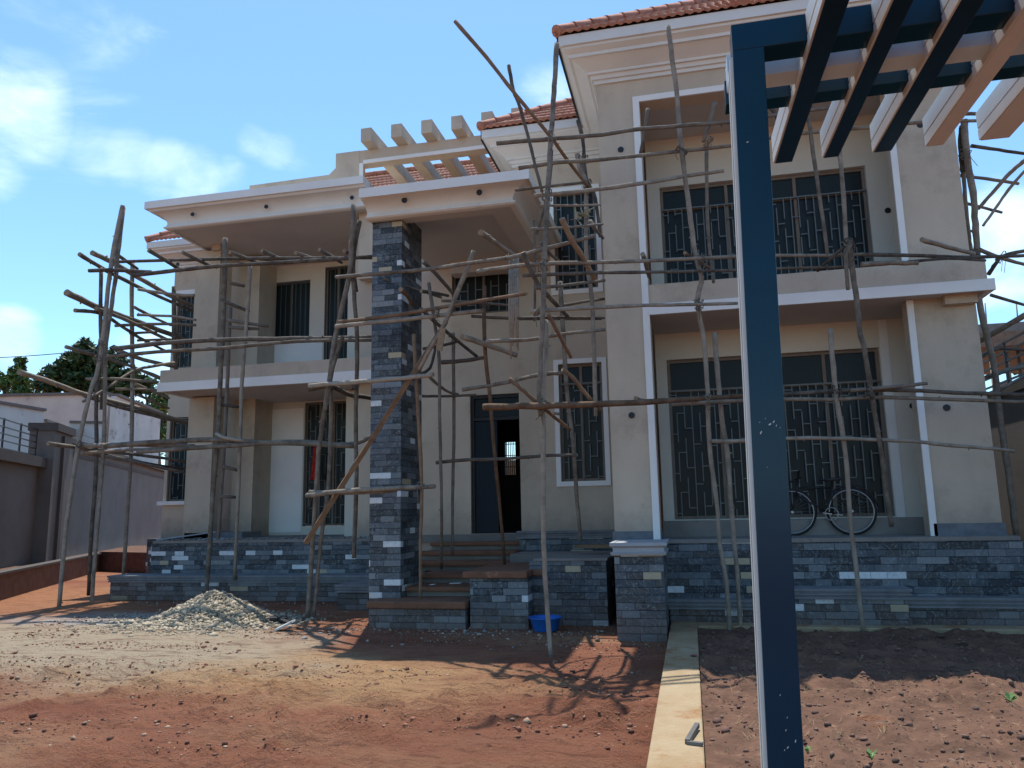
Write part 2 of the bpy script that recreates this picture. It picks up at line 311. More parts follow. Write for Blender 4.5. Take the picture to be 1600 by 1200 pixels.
# ---------------------------------------------------------------- ground
def soil():
    m = bpy.data.materials.new('red_soil'); m.use_nodes = True; t = m.node_tree; b = t.nodes['Principled BSDF']; b.inputs['Roughness'].default_value = .95; b.inputs['Specular IOR Level'].default_value = .2
    g = t.nodes.new('ShaderNodeNewGeometry')
    def noise(s, d=8, r=.65, st=None, dist=0):
        n = t.nodes.new('ShaderNodeTexNoise'); n.inputs['Scale'].default_value = s; n.inputs['Detail'].default_value = d; n.inputs['Roughness'].default_value = r; n.inputs['Distortion'].default_value = dist
        if st:
            q = t.nodes.new('ShaderNodeMapping'); q.inputs['Scale'].default_value = st; q.inputs['Rotation'].default_value = (0,0,R(-12)); t.links.new(g.outputs['Position'], q.inputs[0]); t.links.new(q.outputs[0], n.inputs['Vector'])
        else: t.links.new(g.outputs['Position'], n.inputs['Vector'])
        return n.outputs[0]
    def mixc(f, a, c):
        q = t.nodes.new('ShaderNodeMix'); q.data_type = 'RGBA'; t.links.new(f, q.inputs[0])
        for i, x in ((6, a), (7, c)):
            if isinstance(x, tuple): q.inputs[i].default_value = (*x, 1)
            else: t.links.new(x, q.inputs[i])
        return q.outputs[2]
    def rng(v, a, c, o=1.0):
        q = t.nodes.new('ShaderNodeMapRange'); q.interpolation_type = 'SMOOTHSTEP'; t.links.new(v, q.inputs[0]); q.inputs[1].default_value = a; q.inputs[2].default_value = c; q.inputs[4].default_value = o; return q.outputs[0]
    def blob(cx, cy, rx, ry, rot, k=.55):
        q = t.nodes.new('ShaderNodeMapping'); q.vector_type = 'TEXTURE'; q.inputs['Location'].default_value = (cx, cy, 0); q.inputs['Rotation'].default_value = (0, 0, R(rot)); q.inputs['Scale'].default_value = (rx, ry, 50)
        t.links.new(g.outputs['Position'], q.inputs[0]); l = t.nodes.new('ShaderNodeVectorMath'); l.operation = 'LENGTH'; t.links.new(q.outputs[0], l.inputs[0])
        nn = noise(1.1, 6, .6); a = t.nodes.new('ShaderNodeMath'); a.operation = 'MULTIPLY_ADD'; t.links.new(nn, a.inputs[0]); a.inputs[1].default_value = -2*k; t.links.new(l.outputs['Value'], a.inputs[2])
        return a.outputs[0]
    base = mixc(rng(noise(.8, 8, .7, (.5,1.6,1)), .35, .65), (.28, .105, .058), (.38, .16, .09))
    base = mixc(rng(noise(.45, 5, .6, (.6,1.3,1), .6), .45, .7), base, (.44, .24, .135))
    base = mixc(rng(blob(-5.2, 7.9, 3.8, 1.3, -14), .75, 0), base, (.52, .31, .155))
    base = mixc(rng(blob(-7.9, 9.3, 3.6, 1.9, -22), .85, .1), base, (.50, .40, .28))
    base = mixc(rng(blob(-9.5, 11.2, 2.4, .8, -4), .6, 0), base, (.5, .49, .45))
    base = mixc(rng(blob(-13, 13.6, 4, 2, -30), .8, 0), base, (.44, .2, .10))
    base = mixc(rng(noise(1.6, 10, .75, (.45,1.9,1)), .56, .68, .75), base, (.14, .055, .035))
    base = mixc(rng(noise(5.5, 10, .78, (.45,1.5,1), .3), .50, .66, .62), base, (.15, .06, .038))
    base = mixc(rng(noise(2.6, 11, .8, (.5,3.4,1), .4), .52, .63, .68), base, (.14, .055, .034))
    base = mixc(rng(noise(12, 6, .7), .58, .7, .5), base, (.36, .19, .12))
    base = mixc(rng(noise(26, 4, .6), .60, .72, .7), base, (.10, .042, .028))
    base = mixc(rng(noise(34, 3, .6), .68, .78, .5), base, (.40, .27, .18))
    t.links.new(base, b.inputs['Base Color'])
    h = t.nodes.new('ShaderNodeMath'); h.operation = 'ADD'; t.links.new(noise(9, 10, .8), h.inputs[0]); t.links.new(noise(45, 5, .7), h.inputs[1])
    bp = t.nodes.new('ShaderNodeBump'); bp.inputs['Strength'].default_value = 1; bp.inputs['Distance'].default_value = .06; t.links.new(h.outputs[0], bp.inputs['Height']); t.links.new(bp.outputs[0], b.inputs['Normal'])
    return m
SOIL = soil()
DSOIL = mat('garden_soil', (.08, .043, .029), .95, .3, 3.5, .9, 26, col2=(.165, .09, .058), dirt=((.25,.155,.095), 11, .58), spec=.2)
def gheight(X, Y):
    z = .05*(fbm(X*.45, Y*.45, 3, 3)-.5)+.045*(fbm(X*.9+Y*.25, Y*2.8, 4, 9)-.5)
    c = fbm(X*4.2, Y*6.5, 4, 21); z = z+.26*np.clip(c-.48, 0, 1)*np.clip((vnoise(X*.7, Y*1.1, 40)-.3)*2.5, 0, 1)*np.clip((8.6-Y+.25*X*0)/1.5, .12, 1)
    z = z+.026*(fbm(X*11, Y*13, 3, 33)-.5)*np.clip((9.5-Y)/2, .35, 1)
    st = fbm(X*1.5+Y*.5, Y*6.5-X*1.2, 4, 71); z = z+.11*np.clip(st-.5, 0, .3)*np.clip((8.9-Y)/1.2, .1, 1)
    cl_ = fbm(X*7, Y*9, 3, 81); z = z+.10*np.clip(cl_-.58, 0, 1)*np.clip((8.6-Y)/1.2, .15, 1)
    near = np.clip((14-Y)/3, 0, 1)
    return z*near
def sheet(xs, ys, hf, name, m, z0=0):
    X, Y = np.meshgrid(xs, ys); Z = hf(X, Y)+z0; nx = len(xs); ny = len(ys)
    v = np.stack([X.ravel(), Y.ravel(), Z.ravel()], 1)
    i = np.arange(nx*ny).reshape(ny, nx); f = np.stack([i[:-1,:-1].ravel(), i[:-1,1:].ravel(), i[1:,1:].ravel(), i[1:,:-1].ravel()], 1)
    me = bpy.data.meshes.new(name); me.vertices.add(len(v)); me.vertices.foreach_set('co', v.astype(np.float32).ravel())
    me.loops.add(f.size); me.loops.foreach_set('vertex_index', f.ravel().astype(np.int32)); me.polygons.add(len(f)); me.polygons.foreach_set('loop_start', np.arange(0, f.size, 4, dtype=np.int32))
    me.polygons.foreach_set('use_smooth', np.ones(len(f), bool)); me.update(); me.validate(); me.materials.append(m)
    o = bpy.data.objects.new(name, me); C.objects.link(o); return o
xs = np.unique(np.concatenate([[-900,-300,-120,-60,-40,-30,-22], np.arange(-18,-9,.15), np.arange(-9,.3,.04), np.arange(.3,6,.3), [8,12,20,40,100,300,900]]))
ys = np.unique(np.concatenate([[-300,-80,-20,-5,0], np.arange(.8,4,.12), np.arange(4,11,.035), np.arange(11,16,.12), np.arange(16,30,1), [40,80,200,600,1500]]))
tag(sheet(xs, ys, gheight, 'ground', SOIL), kind='structure')
# garden bed inside the kerb
def bedh(X, Y):
    z = .045*(fbm(X*.8, Y*.8, 3, 55)-.5)+.09*np.clip(fbm(X*5, Y*5, 4, 61)-.5, 0, 1)*2.4+.035*(fbm(X*16, Y*16, 3, 77)-.5)
    return z
tag(sheet(np.arange(.005,8.2,.035), np.arange(3.0,10.44,.035), bedh, 'garden_bed', DSOIL, z0=.075), kind='structure')
KERB = mat('kerb_concrete', (.27, .175, .085), .92, .14, 1.8, .8, 30, col2=(.38, .30, .19), dirt=((.27,.135,.055), 2.6, .52))
k = MB(); k.box(-.335, 0, 2.5, 10.80, -.1, .12); k.box(0, 8.2, 10.45, 10.79, -.1, .115)
tag(k.build('kerb', KERB, bevel=.012), kind='structure')
# clods and pebbles
ICO = [(0,0,1),(.894,0,.447),(.276,.851,.447),(-.724,.526,.447),(-.724,-.526,.447),(.276,-.851,.447),(.724,.526,-.447),(-.276,.851,-.447),(-.894,0,-.447),(-.276,-.851,-.447),(.724,-.526,-.447),(0,0,-1)]
ICF = [(0,1,2),(0,2,3),(0,3,4),(0,4,5),(0,5,1),(1,6,2),(2,7,3),(3,8,4),(4,9,5),(5,10,1),(1,10,6),(2,6,7),(3,7,8),(4,8,9),(5,9,10),(6,11,7),(7,11,8),(8,11,9),(9,11,10),(10,11,6)]
ICO = np.array(ICO); ICF = np.array(ICF)
def rocks(pos, size, name, m, flat=.7, slots=None):
    n = len(pos); V = ICO[None]*(1+RNG.uniform(-.42,.38,(n,12,1))); V = V*size[:,None,None]*np.stack([RNG.uniform(.7,1.3,n), RNG.uniform(.7,1.3,n), np.full(n, flat)*RNG.uniform(.7,1.2,n)], 1)[:,None,:]
    a = RNG.uniform(0, 6.28, n); ca, sa = np.cos(a)[:,None], np.sin(a)[:,None]
    x = V[:,:,0]*ca-V[:,:,1]*sa; y = V[:,:,0]*sa+V[:,:,1]*ca; V = np.stack([x, y, V[:,:,2]], 2)+pos[:,None,:]
    f = (ICF[None]+12*np.arange(n)[:,None,None]).reshape(-1, 3); v = V.reshape(-1, 3)
    me = bpy.data.meshes.new(name); me.vertices.add(len(v)); me.vertices.foreach_set('co', v.astype(np.float32).ravel())
    me.loops.add(f.size); me.loops.foreach_set('vertex_index', f.ravel().astype(np.int32)); me.polygons.add(len(f)); me.polygons.foreach_set('loop_start', np.arange(0, f.size, 3, dtype=np.int32))
    me.update(); me.validate()
    for q in (m if isinstance(m, list) else [m]): me.materials.append(q)
    if isinstance(m, list): me.polygons.foreach_set('material_index', np.repeat(RNG.integers(0, len(m), n), 20).astype(np.int32))
    o = bpy.data.objects.new(name, me); C.objects.link(o); return o
n = 17000; px = RNG.uniform(-10, -.4, n); py = 4+RNG.uniform(0, 1, n)**.8*7.5
keep = fbm(px*.9, py*1.7, 3, 91) > .47; px = px[keep]; py = py[keep]; s = RNG.exponential(.005, len(px))+.003; s = np.minimum(s, .03)
tag(rocks(np.stack([px, py, gheight(px, py)+s*.2], 1), s, 'soil_clods', [mat('dark_clod', (.12,.05,.033), .95, .2), mat('red_clod', (.24,.105,.062), .95, .2), mat('pale_pebble', (.34,.22,.145), .9, .2), mat('brown_clod', (.17,.08,.05), .95, .2)]), kind='stuff')
n = 7500; px = RNG.uniform(.03, 5.6, n); py = RNG.uniform(4.0, 10.4, n); s = np.minimum(RNG.exponential(.0055, n)+.003, .04)
tag(rocks(np.stack([px, py, bedh(px, py)+.075+s*.2], 1), s, 'garden_clods', [mat('garden_clod_dark', (.09,.052,.04), .95, .2), mat('garden_clod_red', (.15,.08,.06), .95, .2), mat('garden_clod_brown', (.17,.105,.075), .95, .2)]), kind='stuff')
# gravel heap
GC = atZ(338, 974); GC = Vector((GC.x-.24, GC.y+.25, 0))
def heap_h(X, Y):
    r = np.hypot((X-GC.x)/1.06, (Y-GC.y)/.88); r = r*(1+.26*(fbm(X*1.5, Y*1.5, 2, 5)-.5)); return np.maximum(0, .46*(1-r)**1.0*(r < 1)+.03*(fbm(X*5, Y*5, 2, 8)-.5)*(r < 1.1))*np.clip(1.15-r*.1, 0, 1)
gx = RNG.uniform(GC.x-2.1, GC.x+1.9, 26000); gy = RNG.uniform(GC.y-1.6, GC.y+1.3, 26000)
rr = np.hypot((gx-GC.x)/1.06, (gy-GC.y)/.88); kp = (rr < 1.0) | (RNG.uniform(0,1,26000) < .55*np.exp(-(rr-1)*4.5)); gx = gx[kp]; gy = gy[kp]
gz = heap_h(gx, gy)+gheight(gx, gy); gs = np.minimum(RNG.exponential(.009, len(gx))+.010, .05)
gr = rocks(np.stack([gx, gy, gz+.003], 1), gs, 'gravel_heap', [mat('gravel_a', (.33,.27,.19), .9, .15), mat('gravel_b', (.45,.37,.26), .9, .15), mat('gravel_c', (.20,.175,.135), .9, .15)], .75)
tag(gr, 'heap of pale crushed stone on the bare ground left of the steps', 'gravel heap', kind='stuff')
core = MB(); nxy = 40
gxs = np.linspace(GC.x-1.03, GC.x+1.03, nxy); gys = np.linspace(GC.y-.86, GC.y+.86, nxy)
XX, YY = np.meshgrid(gxs, gys); ZZ = heap_h(XX, YY)-.02
b0 = len(core.v); core.v += list(zip(XX.ravel().tolist(), YY.ravel().tolist(), ZZ.ravel().tolist()))
for j in range(nxy-1):
    for i in range(nxy-1): q = j*nxy+i; core.f.append((q, q+1, q+nxy+1, q+nxy)); core.sm.append(True)
tag(core.build('gravel_heap_core', mat('gravel_dust', (.22,.19,.14), .95, .2, 20, .8, 40), gr, fixn=False), kind='stuff')
# ---------------------------------------------------------------- house
house = empty('house', (-3, 13, 0), 'two storey unfinished beige house with red tiled roofs and dark stone plinth behind pole scaffolding', 'house')
def part(name, mb, m, bevel=0, parent=None, label=None, kind=None):
    o = mb.build(name, m, parent or house, bevel=bevel)
    if label: o['label'] = label
    if kind: o['kind'] = kind
    return o
def wallgrid(Y0, Y1, x0, x1, z0, z1, ops):
    """wall slab facing -Y with rectangular openings (x0,x1,z0,z1)"""
    X = sorted({x0, x1, *[q for o in ops for q in o[:2] if x0 < q < x1]}); Zs = sorted({z0, z1, *[q for o in ops for q in o[2:] if z0 < q < z1]})
    nx = len(X)-1; nz_ = len(Zs)-1
    def op(i, j):
        if i < 0 or j < 0 or i >= nx or j >= nz_: return True
        cx = (X[i]+X[i+1])/2; cz = (Zs[j]+Zs[j+1])/2
        return any(a < cx < b and c < cz < d for a, b, c, d in ops)
    m = MB()
    for i in range(nx):
        for j in range(nz_):
            if op(i, j): continue
            a, b, c, d = X[i], X[i+1], Zs[j], Zs[j+1]
            m.quad((a,Y0,c),(b,Y0,c),(b,Y0,d),(a,Y0,d)); m.quad((b,Y1,c),(a,Y1,c),(a,Y1,d),(b,Y1,d))
            if op(i-1, j): m.quad((a,Y1,c),(a,Y0,c),(a,Y0,d),(a,Y1,d))
            if op(i+1, j): m.quad((b,Y0,c),(b,Y1,c),(b,Y1,d),(b,Y0,d))
            if op(i, j-1): m.quad((a,Y1,c),(b,Y1,c),(b,Y0,c),(a,Y0,c))
            if op(i, j+1): m.quad((a,Y0,d),(b,Y0,d),(b,Y1,d),(a,Y1,d))
    return m
def rect(Y, a, b, c, d):
    p = at(a, b, Y); q = at(c, d, Y); return (p.x, q.x, q.z, p.z)
def window(Y, x0, x1, z0, z1, sp=.115, inset=.05, dark=False, mull=None, head=.0, seed=0, name='window', simple=False):
    rn = random.Random(seed); off = rn.random()
    fr = MB(); t = .045; yf = Y+inset+.03; g_ = .003
    x0 += g_; x1 -= g_; z0 += g_; z1 -= g_
    fr.box(x0, x1, yf, yf+.06, z1-t, z1).box(x0, x1, yf, yf+.06, z0, z0+t).box(x0, x0+t, yf, yf+.06, z0+t, z1-t).box(x1-t, x1, yf, yf+.06, z0+t, z1-t)
    W = x1-x0; nm = mull if mull is not None else max(0, round(W/1.0)-1)
    for i in range(1, nm+1): xm = x0+W*i/(nm+1); fr.box(xm-.025, xm+.025, yf+.004, yf+.056, z0+t, z1-t)
    if head: fr.box(x0+t, x1-t, yf+.006, yf+.05, z1-head-.025, z1-head+.02)
    f = part(name, fr, FRAMEM, parent=house)
    p = MB(); p.quad((x0+t, yf+.035, z0+t),(x1-t, yf+.035, z0+t),(x1-t, yf+.035, z1-t),(x0+t, yf+.035, z1-t)); p.build('pane', GLASS, f, fixn=False)
    g = MB(); yg = Y+inset-.012; b = .016
    zt = z1-(head if head else .02)
    n = max(2, round((x1-x0)/sp)); s = (x1-x0)/n
    if simple:
        for i in range(n+1): g.box(x0+i*s-b/2, x0+i*s+b/2, yg, yg+b, z0, zt)
    else:
        H = zt-z0; per = .62
        for i in range(n+1):
            xx = min(max(x0+i*s, x0+b/2), x1-b/2)
            if i % 3 == 0 or i == n: g.box(xx-b/2, xx+b/2, yg, yg+b, z0, zt); continue
            z = z0; ph = (i*.37+off+rn.random()*.2) % 1*per
            cuts = [z0+ph+j*per for j in range(int(H/per)+2)]
            lo = z0
            for c in cuts:
                if c >= zt-.08: break
                if c-.03 > lo: g.box(xx-b/2, xx+b/2, yg, yg+b, lo, c)
                lo = c+.16
            if lo < zt: g.box(xx-b/2, xx+b/2, yg, yg+b, lo, zt)
        for i in range(n):
            xa = x0+i*s; ph = (i*.53+off+rn.random()*.15) % 1*per
            for j in range(int(H/per)+2):
                zc = z0+ph+j*per
                if zc < zt-.05: g.box(xa, xa+s, yg+.002, yg+b-.002, zc-b/2, zc+b/2)
    g.box(x0, x1, yg-.004, yg+b+.004, zt-b, zt+b*.4)
    g.build('grille', DARKBAR if simple else METAL, f)
    return f
# --- wing (right block)
WY = 11.0
wall = MB(); wall.box(-1.05, -.42, WY, 11.45, 1.15, 8.1); part('column', wall, PLASTER, label='broad beige pillar at the left edge of the projecting wing')
part('lintel', MB().box(-.42, 3.92, WY, 11.3, 7.66, 8.1), PLASTER)
p = MB(); p.box(3.06, 3.92, 11.3, 11.55, 1.15, 4.37); p.box(3.06, 3.92, 11.3, 11.55, 4.62, 7.66); part('column', p, PLASTER, label='beige pier at the right end of the wing')
t_ = MB(); t_.box(-.52, -.425, WY-.03, WY+.002, 1.17, 7.66); t_.box(-.52, 3.2, WY-.03, WY+.002, 7.66, 7.75); part('trim', t_, WHITE, label='white edging round the balcony openings of the wing')
part('trim', MB().box(3.055, 3.14, 11.27, 11.302, 1.17, 4.36), WHITE); part('trim', MB().box(3.055, 3.14, 11.27, 11.302, 4.63, 7.64), WHITE)
# floor slab with parapet
part('slab', MB().box(-.42, 3.98, WY+.002, 12.4, 4.37, 4.62), SOFFIT)
p = MB(); p.box(-.42, 3.99, WY, WY+.12, 4.50, 4.80); p.box(3.87, 3.985, WY+.12, 11.3, 4.52, 4.797); part('parapet', p, PLASTER)
p = MB(); p.box(-.425, 4.06, WY-.045, WY, 4.345, 4.50); p.box(3.985, 4.058, WY, 12.1, 4.347, 4.498); part('trim', p, WHITE)
part('corbel', MB().box(3.5, 3.9, WY+.15, 11.3, 4.24, 4.37), PLASTER)
gw = (*[at(1041,560,12.4).x, at(1373,540,12.4).x], 1.42, at(1200,553,12.4).z); uw = (at(1030,290,12.4).x, at(1352,262,12.4).x, 5.14, at(1190,276,12.4).z)
part('wall', wallgrid(12.4, 12.6, -.419, 3.915, 1.15, 7.7, [gw, uw]), CREAM, label='cream back wall of the wing balconies')
window(12.4, *gw, head=.5, mull=3, seed=1); window(12.4, *uw, head=.38, mull=2, seed=2)
part('wall', MB().box(gw[1]+.02, 3.05, 12.392, 12.4, 1.2, 4.36), WHITE, label='white painted panel right of the lower wing window')
part('wall', MB().box(3.72, 3.918, 11.55, 20, 0, 8.1), PLASTER); part('wall', MB().box(-1.045, -.9, 11.45, 13.5, 0, 8.1), PLASTER)
part('wall', MB().box(-1.0, 3.7, 19.8, 20, 0, 8.1), PLASTER)
part('ceiling', MB().box(-.42, 3.72, 11.3, 12.4, 7.7, 7.85), SOFFIT)
# plinth and terrace of the wing
part('plinth', MB().box(-.6, 4.02, WY+.005, 11.3, 0, 1.12), STONE, label='dark slate clad plinth under the wing terrace')
part('terrace_floor', MB().box(-.5, 4.0, WY-.005, 12.6, 1.12, 1.17), CONC)
part('cement_base', MB().box(3.1, 3.95, 11.27, 11.6, 1.17, 1.33), CEMENT); part('cement_base', MB().box(-1.08, -.41, WY-.02, 11.5, 1.1, 1.29), CEMENT)
part('step', MB().box(-.42, 3.7, 12.05, 12.4, 1.17, 1.40), CONC)
# pier in front of the wing
part('plinth', MB().box(-.96, -.36, 9.85, WY+.01, 0, 1.03), STONE, label='slate clad square pier in front of the wing, under a pale moulded cap')
part('pier_cap', MB().sweep([(0,1.03),(.03,1.03),(.045,1.06),(.012,1.075),(.015,1.12),(.05,1.145),(.05,1.185),(0,1.185)], [(-.96,10.9),(-.96,9.85),(-.36,9.85),(-.36,10.9)]).box(-.958,-.362,9.852,10.9,1.031,1.18), mat('pale_grey_moulding', (.34,.36,.38), .8, .08))
# planters (moulded ledges)
def ledge(x0, x1, yf, yb, h, m=STONE):
    part('plinth', MB().box(x0, x1, yf+.04, yb, 0, h-.13), m)
    part('moulding', MB().sweep([(0,h-.13),(.0,h),(.05,h),(.05,h-.035),(.03,h-.04),(.03,h-.055),(.045,h-.06),(.045,h-.08),(.02,h-.085),(.02,h-.1),(.035,h-.105),(.035,h-.13)][::-1], [(x0,yb),(x0,yf+.04),(x1,yf+.04),(x1,yb)]).box(x0,x1,yf+.042,yb,h-.12,h-.002), LEDGE)
LEDGE = mat('grey_ledge_moulding', (.17,.175,.185), .85, .25, 4, .3, 30, dirt=((.2,.17,.14), 5, .6))
ledge(-.34, .98, 10.80, WY+.01, .40); ledge(.98, 2.55, 10.62, WY+.01, .56); ledge(2.56, 4.4, 10.80, WY+.01, .44)
# wing cornice + roof
flare = [(.0,8.03),(.035,8.03),(.035,8.09),(.07,8.09),(.09,8.15),(.13,8.15),(.13,8.19),(.33,8.32),(.37,8.32),(.37,8.37),(.46,8.42),(.46,8.46),(.50,8.46),(.50,8.62),(.0,8.62)]
part('cornice', MB().sweep(flare, [(-1.05,19),(-1.05,WY),(3.92,WY),(3.92,19)]), CORN, label='beige stepped eaves cornice of the wing')
part('dark_eave_edge', MB().sweep([(.495,8.45),(.53,8.45),(.53,8.66),(.495,8.66)], [(-1.05,19),(-1.05,WY-.45)]), BLACK)  # black strip along the left eave edge of the wing
TPH = math.tan(R(36)); 
def roof_face(mb, a, b, inward, w0, w1, run, z0, pitch=TPH, per=.125, row=.30):
    """a,b eave ends (plan); inward unit vec; w0,w1 = hip shift per unit run at each end"""
    a = Vector(a); b = Vector(b); d = (b-a).normalized(); Lh = (b-a).length; inw = Vector(inward); nr = int(run/row)
    cosp = 1/math.sqrt(1+pitch**2); nv = Vector((-inw.x*pitch*cosp, -inw.y*pitch*cosp, cosp))
    for i in range(nr):
        r0 = i*row; r1 = (i+1)*row+.04
        u0 = r0*w0; u1 = Lh-r0*w1
        if u1-u0 < .1: break
        n = max(4, int((u1-u0)/per*5)); base = len(mb.v)
        for j in range(n+1):
            u = u0+(u1-u0)*j/n; uT = r1*w0+(Lh-r1*w1-r1*w0)*j/n; wv = .017*(1+math.sin(2*math.pi*u/per+1.2*math.sin(i)))
            for r_, h, uu_ in ((r0, -.012+wv*.75, u), (r0, .022+wv, u), (r1, wv*.9+.002, uT)):
                q = a+d*uu_+inw*r_; mb.v.append(tuple(Vector((q.x, q.y, z0+r_*pitch))+nv*h))
        for j in range(n):
            k_ = base+j*3; mb.f.append((k_, k_+3, k_+4, k_+1)); mb.sm.append(False); mb.f.append((k_+1, k_+4, k_+5, k_+2)); mb.sm.append(True)
def captiles(mb, p, q, r=.085, L_=.36):
    p = Vector(p); q = Vector(q); n = max(1, int((q-p).length/L_)); d = (q-p)/n
    for i in range(n):
        a = p+d*i; b = p+d*(i+1.08); mb.tube([a, a+d*.12, b], [r*1.08, r*1.04, r*.94], 10)
def hiproof(x0, x1, y0, y1, z0, label=None, right_hip=1, run=None):
    run = run or min((x1-x0)/2, (y1-y0)/2); m = MB()
    roof_face(m, (x0,y0), (x1,y0), (0,1), 1, right_hip, run, z0); roof_face(m, (x0,y1), (x0,y0), (1,0), 0, 1, run, z0)
    o = part('roof', m, TILE, label=label)
    u = MB(); zz = z0+run*TPH
    u.quad((x0,y0,z0-.01),(x1,y0,z0-.01),(x1-run*right_hip,y0+run,zz-.02),(x0+run,y0+run,zz-.02)); u.quad((x0,y0,z0-.01),(x0+run,y0+run,zz-.02),(x0+run,y1,zz-.02),(x0,y1,z0-.01))
    if right_hip: u.quad((x1,y0,z0-.01),(x1-run,y0+run,zz-.02),(x1-run,y1,zz-.02),(x1,y1,z0-.01))
    u.build('underlay', TILE, o, fixn=False)
    c = MB(); captiles(c, (x0,y0,z0+.05), (x0+run,y0+run,zz+.05)); 
    if right_hip: captiles(c, (x1,y0,z0+.05), (x1-run,y0+run,zz+.05))
    captiles(c, (x0+run,y0+run,zz+.05), (x1-run*right_hip,y0+run,zz+.05)) if x1-run*right_hip-x0-run > .3 else None
    c.build('ridge_tiles', TILE, o)
hiproof(-1.58, 4.45, WY-.53, 19, 8.64, 'red clay tiled hip roof over the wing')
part('ceiling', MB().box(-.9, 3.72, 11.3, 19.8, 8.1, 8.2), SOFFIT)
# --- middle block
MY = 13.5
lo = rect(MY, 874, 568, 942, 752); up = rect(MY, 868, 297, 936, 452)
lo = (at(873,600,MY).x, at(943,650,MY).x, at(900,752,MY).z, at(900,568,MY).z); up = (at(867,400,MY).x, at(933,400,MY).x, at(900,452,MY).z, at(900,298,MY).z)
part('wall', wallgrid(MY, MY+.2, -2.92, -1.045, .5, 8.05, [lo, up]), PLASTER, label='beige wall between porch and wing')
for w_, sd_ in ((lo, 11), (up, 12)):
    window(MY, *w_, sp=.13, mull=1, seed=sd_, head=.35 if sd_ == 11 else 0)
    a, b, c, d = w_; q = .085; m = MB(); m.box(a-q, b+q, MY-.025, MY, d, d+q); m.box(a-q, b+q, MY-.025, MY, c-q, c); m.box(a-q, a, MY-.025, MY, c, d); m.box(b, b+q, MY-.025, MY, c, d); part('window_surround', m, WHITE)
part('wall', MB().box(-2.92, -2.75, MY+.2, 17, .5, 8.05), PLASTER)
part('plinth', MB().box(-2.94, -1.05, MY-.1, MY+.1, 0, 1.12), STONE)
part('moulding', MB().sweep([(0,1.12),(.06,1.12),(.06,1.16),(.03,1.17),(.03,1.2),(.05,1.21),(.05,1.25),(0,1.25)], [(-2.94,MY),(-2.94,MY-.06),(-1.06,MY-.06),(-1.06,MY)]).box(-2.93,-1.07,MY-.058,MY-.001,1.12,1.249), LEDGE)
fl2 = flare
part('cornice', MB().sweep(fl2, [(-2.92,18),(-2.92,MY),(-1.05,MY)]), CORN, label='cream eaves cornice between the porch and the wing')
part('dark_eave_edge', MB().sweep([(.495,8.45),(.53,8.45),(.53,8.66),(.495,8.66)], [(-2.92,18),(-2.92,MY-.45)]), BLACK)  # black strip along the left eave edge of the middle block
x0, y0, z0 = -3.45, MY-.53, 8.64
def midroof():
    o_m = MB(); a = (x0, y0); nr = 12; row = .30
    roof_face(o_m, (x0, y0), (x0+6.2, y0), (0, 1), 1, 0, 3.6, z0); roof_face(o_m, (x0, 20), (x0, y0), (1, 0), 0, 1, 3.6, z0)
    o = part('roof', o_m, TILE, label='red clay tiled roof between the roof pergola and the wing')
    c = MB(); captiles(c, (x0, y0, z0+.05), (x0+3.6, y0+3.6, z0+.05+3.6*TPH)); c.build('ridge_tiles', TILE, o)
    u = MB(); run = 3.6; zz = z0+run*TPH; u.quad((x0,y0,z0-.01),(x0+6.2,y0,z0-.01),(x0+6.2,y0+run,zz-.02),(x0+run,y0+run,zz-.02)); u.quad((x0,y0,z0-.01),(x0+run,y0+run,zz-.02),(x0+run,20,zz-.02),(x0,20,z0-.01)); u.build('underlay', TILE, o, fixn=False)
midroof()
# --- porch recess
RY = 14.0
dr = (at(735,700,RY).x, -2.921, 1.2, at(770,616,RY).z); uw2 = (at(706,450,RY).x, at(803,450,RY).x, at(750,490,RY).z, at(750,412,RY).z)
part('wall', wallgrid(RY, RY+.2, -5.6, -2.92, .9, 6.5, [dr, uw2]), PLASTER, label='beige wall at the back of the porch')
window(RY, *uw2, sp=.16, mull=1, seed=21)
f = part('door', MB().box(dr[0]+.003, dr[0]+.06, RY+.06, RY+.14, 1.2, dr[3]-.003).box(dr[1]-.06, dr[1]-.003, RY+.06, RY+.14, 1.2, dr[3]-.003).box(dr[0]+.06, dr[1]-.06, RY+.06, RY+.14, dr[3]-.063, dr[3]-.003).box(dr[0]+.06, dr[1]-.06, RY+.062, RY+.13, 3.3, 3.36), BLACK, label='dark double entrance door frame at the top of the steps')
lf = MB()
lf.box(dr[0]+.062, dr[0]+.5, RY+.09, RY+.12, 1.21, 3.29)
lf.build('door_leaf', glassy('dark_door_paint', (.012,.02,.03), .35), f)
MB().box(dr[0]+.062, dr[1]-.062, RY+.1, RY+.115, 3.37, dr[3]-.07).build('pane', GLASS, f)
# hall behind the open leaf and the far window with its grille
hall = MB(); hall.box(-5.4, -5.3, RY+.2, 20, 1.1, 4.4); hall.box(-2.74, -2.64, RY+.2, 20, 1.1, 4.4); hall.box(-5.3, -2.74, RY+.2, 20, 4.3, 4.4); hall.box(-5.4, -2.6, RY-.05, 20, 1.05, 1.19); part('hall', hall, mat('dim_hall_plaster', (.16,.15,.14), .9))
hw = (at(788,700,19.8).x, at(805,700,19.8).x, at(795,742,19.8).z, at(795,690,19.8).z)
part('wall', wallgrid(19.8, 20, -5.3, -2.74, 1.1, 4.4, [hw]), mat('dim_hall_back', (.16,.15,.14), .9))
g = MB()
for i in range(7): xx = hw[0]+(hw[1]-hw[0])*i/6; g.box(xx-.01, xx+.01, 19.85, 19.87, hw[2], hw[3])
for zz in (hw[2]+.2, hw[2]+.5, hw[2]+.8): g.box(hw[0], hw[1], 19.85, 19.868, zz, zz+.02)
part('grille', g, BLACK)
